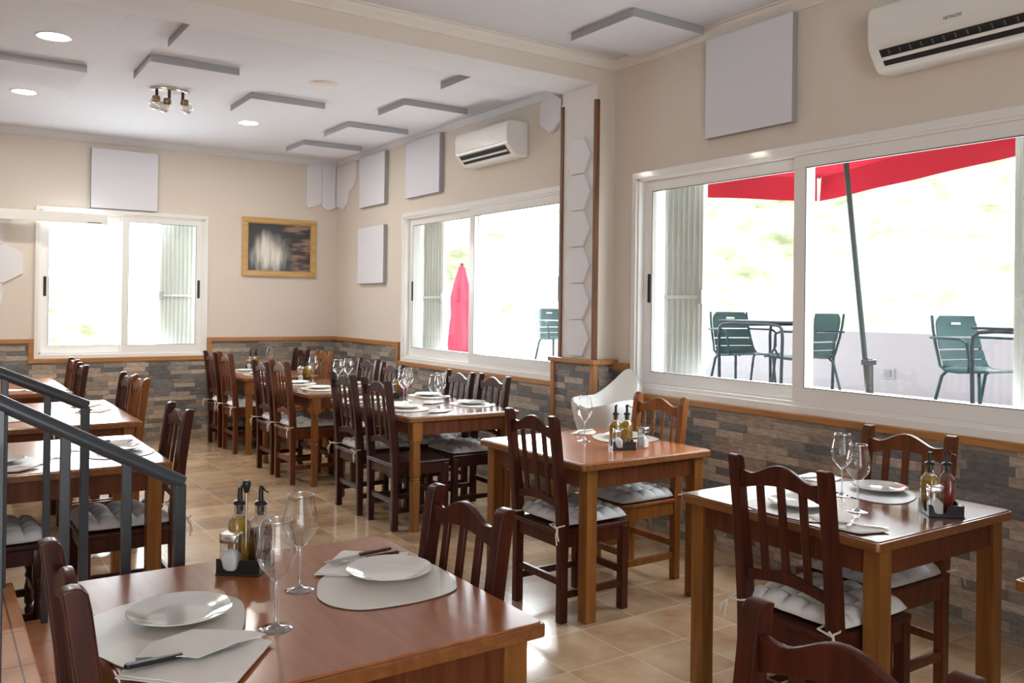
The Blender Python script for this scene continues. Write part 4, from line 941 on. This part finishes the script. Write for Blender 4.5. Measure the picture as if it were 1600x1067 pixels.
knife(0.443, 1.822, 0.0, 0.0165, 'black-handled knife on the folded napkin at the bottom left', 'black_plastic')
knife(1.035, 2.300, pi + radians(9), 0.0115, 'brown-handled knife on the right napkin of the front table, farther from the plate')
fork(1.040, 2.268, pi + radians(4), 0.0115, 'brown-handled fork on the right napkin of the front table, next to the plate')
glass(0.663, 1.915, 'empty wine glass at the front of the front table, left one'); glass(0.802, 2.141, 'empty wine glass behind the other on the front table, right one')
cruet_set(0.738, 2.385, radians(-38), w1, 'brown_vinegar', True)
# table under the big window
w3 = 'the table under the big window'
mat_([(3.13, 2.25), (3.25, 2.265), (3.345, 2.19), (3.345, 2.04), (3.25, 1.925), (3.096, 1.888), (3.02, 1.956), (3.044, 2.123)], 'grey pebble placemat under the right plate of the table below the big window', True)
mat_([(2.573, 2.201), (2.66, 2.235), (2.808, 2.209), (2.85, 2.09), (2.76, 1.92), (2.62, 1.86), (2.54, 1.90), (2.525, 2.0), (2.53, 2.126)], 'grey pebble placemat seen through the chair slats at right', True)
plate(3.235, 2.075, 0.0038, 'white plate on the right side of the table below the big window', 0.95); plate(2.715, 2.07, 0.0038, 'white plate seen through the slats of the right hand chair', 0.95)
napkin([(2.60, 1.941), (2.752, 1.937), (2.655, 1.665), (2.545, 1.70), (2.53, 1.80)], 0.0035, 'paper napkin with knife and fork near the corner of the big window table', 2)
fork(2.655, 1.80, radians(25), 0.009, 'silver fork on the napkin of the table below the big window', 'steel', 0.9); knife(2.62, 1.76, radians(-60), 0.009, 'silver knife on the napkin of the table below the big window', 'steel', 0.9)
napkin([(3.10, 2.44), (3.30, 2.46), (3.32, 2.31), (3.20, 2.275)], 0.0005, 'paper napkin at the far edge of the table below the big window', 2)
fork(3.23, 2.36, radians(-20), 0.0075, 'silver fork on the far napkin of the table below the big window', 'steel', 0.9)
glass(2.834, 1.904, 'wine glass by the napkin on the table below the big window, nearer one'); glass(3.02, 2.10, 'wine glass on the table below the big window, farther one')
cruet_set(3.068, 1.722, radians(-42), w3, 'red_vinegar', False)
# centre table
w2 = 'the centre table'
mat_([(3.149, 3.811), (3.08, 3.669), (3.104, 3.568), (3.249, 3.497), (3.40, 3.53), (3.435, 3.68), (3.39, 3.81), (3.26, 3.86)], 'cream pebble placemat on the centre table behind the cruets')
plate(3.275, 3.675, 0.0038, 'white plate on the centre table half hidden behind the oil bottles', 0.95)
napkin([(3.08, 3.93), (3.22, 4.03), (3.32, 4.02), (3.25, 3.90), (3.18, 3.85)], 0.0005, 'paper napkin at the back of the centre table')
knife(3.20, 3.93, radians(20), 0.0075, 'knife on the napkin at the back of the centre table', 'steel', 0.8)
glass(3.004, 3.703, 'single wine glass standing on the centre table')
cruet_set(3.02, 3.41, radians(-30), w2, 'olive_oil', False)
shaker(3.125, 3.365, 0.3, 'extra glass shaker with steel lid right of the centre table tray')
# four chair table
w4 = 'the four-chair table'
for (x, y, q) in ((3.36, 6.13, 'far right'), (3.36, 5.47, 'near right'), (2.80, 5.47, 'near left'), (2.80, 6.07, 'far left')):
    mat_(pebble(x, y, 0.15, 0.19, 0.2), 'dark edged pebble placemat at the %s of %s' % (q, w4), False)
    plate(x + (0.01 if x > 3 else 0.03), y + 0.03, 0.0038, 'white plate at the %s of %s' % (q, w4), 0.95)
for (x, y, q) in ((3.15, 5.70, 'near right'), (2.93, 5.22, 'near left'), (3.13, 6.28, 'far right'), (2.90, 5.80, 'far left')):
    napkin([(x - 0.1, y - 0.04), (x + 0.02, y - 0.075), (x + 0.12, y + 0.02), (x, y + 0.08)], 0.004, 'paper napkin at the %s of %s' % (q, w4))
    fork(x, y, 0.3, 0.011, 'fork on the %s napkin of %s' % (q, w4), 'steel', 0.85)
glass(2.962, 5.80, 'wine glass of the left pair on the four-chair table, nearer one'); glass(3.06, 5.93, 'wine glass of the left pair on the four-chair table, farther one')
glass(2.949, 5.30, 'wine glass of the right pair on the four-chair table, nearer one'); glass(3.07, 5.44, 'wine glass of the right pair on the four-chair table, farther one')
cruet_set(3.10, 6.18, radians(-60), w4, 'red_vinegar', False)
# turned leg table
w5 = 'the turned-leg table'
for (x, y, q) in ((2.80, 7.07, 'near left'), (2.80, 7.62, 'far left'), (3.20, 7.30, 'near right')):
    mat_(pebble(x, y, 0.15, 0.19, 0.2), 'pale pebble placemat at the %s of %s' % (q, w5), False)
    plate(x + 0.02, y + 0.03, 0.0038, 'white plate at the %s of %s' % (q, w5), 0.95)
napkin([(2.84, 6.86), (2.96, 6.84), (3.02, 6.95), (2.9, 7.0)], 0.0005, 'paper napkin at the near edge of %s' % w5)
glass(2.99, 7.12, 'wine glass of the right pair on the turned-leg table, left one'); glass(3.12, 7.20, 'wine glass of the right pair on the turned-leg table, right one'); glass(2.98, 7.68, 'wine glass standing alone on the turned-leg table beside the cruets')
cruet_set(2.96, 7.86, radians(-30), w5, 'olive_oil', False)
# corner table
w6 = 'the back corner table'
for (x, y, q) in ((2.80, 9.20, 'far left'), (2.80, 8.76, 'near left')):
    mat_(pebble(x, y, 0.15, 0.18, 0.2), 'pale pebble placemat at the %s of %s' % (q, w6), False)
    plate(x + 0.02, y + 0.02, 0.0038, 'white plate at the %s of %s' % (q, w6), 0.95)
cruet_set(2.99, 9.52, radians(-30), w6, 'olive_oil', False)
glass(3.16, 9.45, 'wine glass on the back corner table right of the cruet tray')
# left tables
w7 = 'the table behind the railings'
mat_(pebble(0.30, 4.48, 0.14, 0.19, 0.1), 'pebble placemat at the left of %s' % w7, True); plate(0.27, 4.50, 0.0038, 'white plate at the left of %s' % w7, 0.95)
mat_(pebble(0.775, 4.55, 0.15, 0.20, -0.2), 'pebble placemat at the right of %s' % w7, True); plate(0.79, 4.60, 0.0038, 'white plate at the right of %s' % w7, 0.95)
napkin([(0.20, 4.24), (0.33, 4.22), (0.42, 4.31), (0.30, 4.36)], 0.004, 'paper napkin near the left corner of %s' % w7)
knife(0.30, 4.29, radians(25), 0.011, 'knife on the left napkin of %s' % w7, 'steel', 0.9)
napkin([(0.70, 4.84), (0.84, 4.80), (0.92, 4.93), (0.80, 5.0)], 0.0005, 'paper napkin at the back of %s' % w7)
knife(0.80, 4.88, radians(10), 0.0075, 'dark-handled knife at the back of %s' % w7)
glass(0.497, 4.525, 'wine glass behind the railings, nearer one'); glass(0.598, 4.69, 'wine glass behind the railings, farther one')
w8 = 'the second left table'
napkin([(0.80, 6.28), (0.95, 6.22), (1.05, 6.38), (0.90, 6.45)], 0.0005, 'paper napkin nearer the chairs on %s' % w8)
knife(0.92, 6.34, radians(35), 0.0075, 'knife on the nearer napkin of %s' % w8, 'handle_wood', 0.95)
napkin([(0.82, 6.62), (0.95, 6.58), (1.04, 6.72), (0.90, 6.80)], 0.0005, 'paper napkin farther back on %s' % w8)
knife(0.93, 6.68, radians(35), 0.0075, 'knife on the farther napkin of %s' % w8, 'handle_wood', 0.95)
mat_(pebble(0.42, 6.15, 0.15, 0.19, 0.1), 'pebble placemat at the left of %s' % w8, True)
w9 = 'the farthest left table'
mat_(pebble(0.80, 8.02, 0.15, 0.19, 0.1), 'grey placemat nearer the camera on %s' % w9, True); mat_(pebble(0.80, 8.50, 0.15, 0.19, 0.1), 'grey placemat farther back on %s' % w9, True)
napkin([(0.50, 8.0), (0.62, 7.96), (0.68, 8.08), (0.55, 8.14)], 0.0005, 'paper napkin on %s' % w9)

# ------------------------------------------------------------------ white high chair
g = empty('high_chair', (3.72, 4.36, 0), radians(196), 'white plastic child high chair beside the pillar and the honey chair', 'high chair')
def shell(th_off):
    def f(u, v):
        a = radians(-180 + 360 * u)                       # 0 = back centre at -x
        ab = abs(a)
        sy_ = min(1.0, abs(sin(a)) * 1.12) if ab < pi / 2 else 1.0
        k = (0.5 + 0.5 * cos(pi * sy_)) ** 0.62
        zt = 0.90 + 0.18 * k - (0.0 if ab < radians(120) else 0.05 * (ab - radians(120)) / radians(60))
        zb = 0.66
        z = zb + (zt - zb) * v
        q = (z - 0.66) / 0.42
        rx = (0.17 + 0.05 * min(1, q * 2.0) + 0.03 * q) + th_off; ry = (0.16 + 0.04 * min(1, q * 2)) * (1 - 0.10 * max(0, q - 0.42) / 0.58) + th_off
        n_ = 3.0; c_, s_ = -cos(a), sin(a); rr = (abs(c_) ** n_ + abs(s_) ** n_) ** (-1 / n_)
        return (rx * c_ * rr - (0.05 * max(0, q - 0.4)), ry * s_ * rr, z)
    return f
mb = MB(); mb.grid(shell(0.0), 64, 14, True); mb.grid(lambda u, v: shell(-0.012)(1 - u, v), 64, 14, True)
sh = mb.build('seat_shell', 'white_plastic', g, 2)
MB().lathe([(0, 0.66), (0.17, 0.66), (0.18, 0.672), (0, 0.672)], seg=30, square=3).build('seat', 'white_plastic', g, 0.7)
for sx, sy in ((-1, -1), (-1, 1), (1, -1), (1, 1)):
    MB().tube([(sx * 0.12, sy * 0.11, 0.66), (sx * 0.22, sy * 0.24, 0.0)], 0.0125, 12).build('leg', 'galvanised', g, SM)

# ------------------------------------------------------------------ terrace outside
tag(MB().box(XR + 0.3, 8.2, -3.0, 16.0, 0.0, 0.65).build('terrace_floor', 'terrace_tile'), kind='structure')
tag(MB().box(8.2, 8.38, -3.0, 16.0, 0.0, 1.28, 0.01).build('wall_terrace', 'terrace_render'), kind='structure')
g = empty('socket_plate', (8.2, 5.165, 0.858), 0, 'small square grey socket on the white terrace wall', 'socket')
MB().box(-0.012, 0, -0.065, 0.045, -0.055, 0.055, 0.003).build('plate', 'terrace_render', g)
MB().box(-0.022, -0.012, -0.03, 0.04, -0.035, 0.04, 0.003).build('cover', 'rock_grey', g)
def terrace_chair_mk():
    g = bpy.data.objects.new('terrace_chair', None); g.empty_display_size = 0.1; COL.objects.link(g)
    # local: facing +X
    path = [(0.42, 0.445), (0.40, 0.452), (0.30, 0.445), (0.18, 0.435), (0.08, 0.44), (0.035, 0.47), (0.01, 0.53), (-0.02, 0.62), (-0.045, 0.72), (-0.06, 0.82)]
    def pt(t):
        k = t * (len(path) - 1); i = min(int(k), len(path) - 2); f = k - i
        return (path[i][0] + (path[i + 1][0] - path[i][0]) * f, path[i][1] + (path[i + 1][1] - path[i][1]) * f)
    cuts = [0.0, 0.10, 0.20, 0.30, 0.40, 0.53, 0.63, 0.73, 0.83, 1.0]
    mb = MB(); gap = 0.007
    for i in range(len(cuts) - 1):
        a, b = cuts[i] + gap, cuts[i + 1] - (0 if i == len(cuts) - 2 else gap)
        def f(u, v, a=a, b=b):
            t = a + (b - a) * u; y = -1 + 2 * v; hw = 0.215 if t < 0.5 else 0.215 - 0.02 * (t - 0.5) / 0.5
            if t > 0.93: hw *= 1 - 0.22 * ((t - 0.93) / 0.07) ** 2
            x, z = pt(t); return (x + 0.02 * (y * y) * (1 if t > 0.55 else 0), y * hw, z)
        mb.grid(f, 5, 8)
    bmesh.ops.solidify(mb.bm, geom=mb.bm.faces[:], thickness=0.006)
    mb.build('slatted_shell', 'green_metal', g, 0.7)
    for s in (-1, 1):
        MB().tube([(path[k][0], s * (0.222 if k < 6 else 0.215 - 0.004 * (k - 5)), path[k][1] + 0.0) for k in range(len(path))], 0.010, 8).build('side_frame', 'green_metal', g, SM)
        MB().tube([(0.33, s * 0.20, 0.44), (0.37, s * 0.225, 0.0)], 0.0115, 8).build('leg', 'green_metal', g, SM)
        MB().tube([(0.08, s * 0.20, 0.44), (0.04, s * 0.21, 0.40), (-0.06, s * 0.235, 0.0)], 0.0115, 8).build('leg', 'green_metal', g, SM)
        MB().tube([(0.27, s * 0.225, 0.44), (0.30, s * 0.255, 0.52), (0.285, s * 0.265, 0.64), (0.23, s * 0.265, 0.665), (0.05, s * 0.262, 0.665), (-0.045, s * 0.225, 0.665)], 0.0095, 8).build('armrest', 'green_metal', g, SM)
    mb = MB()
    for k in range(6): mb.box(-0.030, -0.0285, -0.045 + k * 0.015, -0.045 + k * 0.015 + 0.010, 0.758, 0.772)
    mb.build('badge', 'white_pvc', g, rot=None)
    return g
TF = 0.65
def tchair(x, y, rz, label): place('tchair', terrace_chair_mk, (x, y, TF), rz, label, 'terrace chair', 'green metal terrace chairs')
tchair(6.18, 5.47, -pi / 2 - 0.22, 'dark green slatted terrace chair seen in the left pane of the big window')
tchair(6.20, 4.50, pi / 2 + 0.05, 'dark green slatted terrace chair facing left, behind the window mullion')
tchair(6.10, 3.30, -pi / 2 - 0.22, 'dark green slatted terrace chair at the right side of the big window')
tchair(6.75, 9.05, -pi / 2, 'dark green terrace chair cut off by the pillar in the far window')
def terrace_table_mk():
    g = bpy.data.objects.new('terrace_table', None); g.empty_display_size = 0.1; COL.objects.link(g)
    MB().box(-0.35, 0.35, -0.35, 0.35, 0.735, 0.752, 0.005).build('tabletop', 'terrace_table_metal', g)
    for sx in (-1, 1):
        MB().tube([(sx * 0.345, -0.33, 0.0), (sx * 0.345, -0.345, 0.62), (sx * 0.345, -0.335, 0.69), (sx * 0.345, -0.30, 0.715), (sx * 0.34, -0.2, 0.725), (sx * 0.34, 0.2, 0.725), (sx * 0.345, 0.30, 0.715), (sx * 0.345, 0.335, 0.69), (sx * 0.345, 0.345, 0.62), (sx * 0.345, 0.33, 0.0)], 0.014, 10).build('leg_frame', 'terrace_table_metal', g, SM)
    MB().box(-0.34, 0.34, -0.012, 0.012, 0.705, 0.73).build('crossbar', 'terrace_table_metal', g)
    return g
place('ttable', terrace_table_mk, (6.20, 4.99, TF), 0, 'dark metal terrace table between two green chairs', 'terrace table', 'dark terrace tables')
place('ttable', terrace_table_mk, (6.05, 2.66, TF), 0, 'dark metal terrace table at the right end of the big window', 'terrace table', 'dark terrace tables')
# open red parasol
g = empty('open_parasol', (7.02, 4.62, TF), 0, 'red open parasol with leaning grey pole outside the big window', 'parasol')
O_ = Vector((7.02, 4.62, TF))
MB().tube([(0, 0, 0.10), (-0.20, 0.21, 2.95)], 0.024, 14).build('pole', 'pole_metal', g, SM)
MB().tube([(0.005, -0.01, 0.0), (0.0, 0.0, 0.42)], 0.036, 14).build('base_sleeve', 'black_plastic', g, SM)
MB().box(-0.06, 0.06, -0.04, 0.04, 0.36, 0.41, 0.005).build('clamp', 'black_plastic', g)
hub = Vector((6.80, 4.85, 3.62)); vt = [Vector((8.50, 6.25, 3.02)), Vector((6.85, 2.75, 3.02)), Vector((5.2, 3.4, 3.02)), Vector((6.2, 7.25, 3.02))]
mb = MB(); vd = 0.27
for i in range(4):
    A, B = vt[i], vt[(i + 1) % 4]
    mb.grid(lambda u, v, A=A, B=B: tuple(hub + (A + (B - A) * u - hub) * v + Vector((0, 0, -0.10 * sin(pi * v) - 0.05 * sin(pi * u) * 0 )) - O_), 10, 6)
    mb.grid(lambda u, v, A=A, B=B: tuple((A + (B - A) * (0.012 + 0.976 * u)) + Vector((0, 0, -vd * v + 0.0)) + Vector((0.02 * sin(18 * u) * v, 0.02 * cos(15 * u) * v, 0)) - O_), 26, 3)
bmesh.ops.solidify(mb.bm, geom=mb.bm.faces[:], thickness=0.002)
mb.build('canopy', 'umbrella_red', g, 1.0)
for A in vt: MB().tube([tuple(hub + (A - hub) * 0.05 - O_ - Vector((0, 0, 0.03))), tuple(A - O_ - Vector((0, 0, 0.01)))], 0.008, 6).build('rib', 'pole_metal', g)
# closed pink parasol
g = empty('closed_parasol', (5.36, 9.0, TF), 0, 'closed pinkish red parasol outside the far right window', 'parasol')
MB().tube([(0, 0, 0), (0, 0, 1.36)], 0.018, 10).build('pole', 'pole_metal', g, SM)
def fold(u, v):
    a = 2 * pi * u; r = [0.10, 0.125, 0.115, 0.10, 0.11, 0.075, 0.03][min(6, int(v * 6))] * (1 - (v * 6 - int(v * 6))) + [0.10, 0.125, 0.115, 0.10, 0.11, 0.075, 0.03][min(6, int(v * 6) + 1)] * (v * 6 - int(v * 6))
    r *= 1 + 0.22 * sin(6 * a) ; return (r * cos(a) - 0.02 * (1 - v), r * sin(a), 0.18 + 1.14 * v)
MB().grid(fold, 48, 18, True).build('folded_canopy', 'umbrella_pink', g, 1.2)
MB().tube([(0.115 * cos(a), 0.115 * sin(a), 0.92) for a in [2 * pi * k / 16 for k in range(16)]], 0.008, 6, True).build('tie_strap', 'umbrella_pink', g, SM)
MB().lathe([(0.0, 0.0), (0.05, 0.0), (0.05, 0.004), (0, 0.008)], c=(0, 0, 1.345), seg=16).build('cap', 'umbrella_pink', g, SM)
MB().box(-0.2, 0.2, -0.2, 0.2, 0.0, 0.05, 0.01).build('base', 'umbrella_pink', g)
# hillside beyond
def hill(u, v):
    y = -22 + 70 * u; x = 10.5 + 60 * v
    z = -2.0 + 26 * v ** 1.05 + 0.9 * sin(y * 0.35 + x * 0.2) + 0.5 * sin(y * 0.9 - x * 0.5)
    return (x, y, z)
tag(MB().grid(hill, 120, 80).build('hillside', 'hillside_scrub', None, 3), kind='structure')
def hill2(u, v):
    x = -60 + 70 * u; y = 45 + 40 * v
    return (x, y, -6 + 9 * v + 0.9 * sin(x * 0.3) + 0.5 * sin(x * 0.8 + y))
tag(MB().grid(hill2, 90, 40).build('hillside_far', 'hillside_scrub', None, 3), kind='structure')

# pale mound lying on the terrace, seen in the far window
def mound(u, v):
    a = 2 * pi * u; r = sin(v * pi / 2)
    return (0.20 * r * cos(a), 0.36 * r * sin(a) + 0.06 * (1 - v), 0.20 * cos(v * pi / 2) * (1 + 0.15 * sin(3 * a) * r))
tag(MB().grid(mound, 28, 10, True).build('covered_bundle', 'rock_grey', None, 2, loc=(7.35, 10.75, TF)), 'low pale grey mound lying on the terrace outside the far window', 'mound')
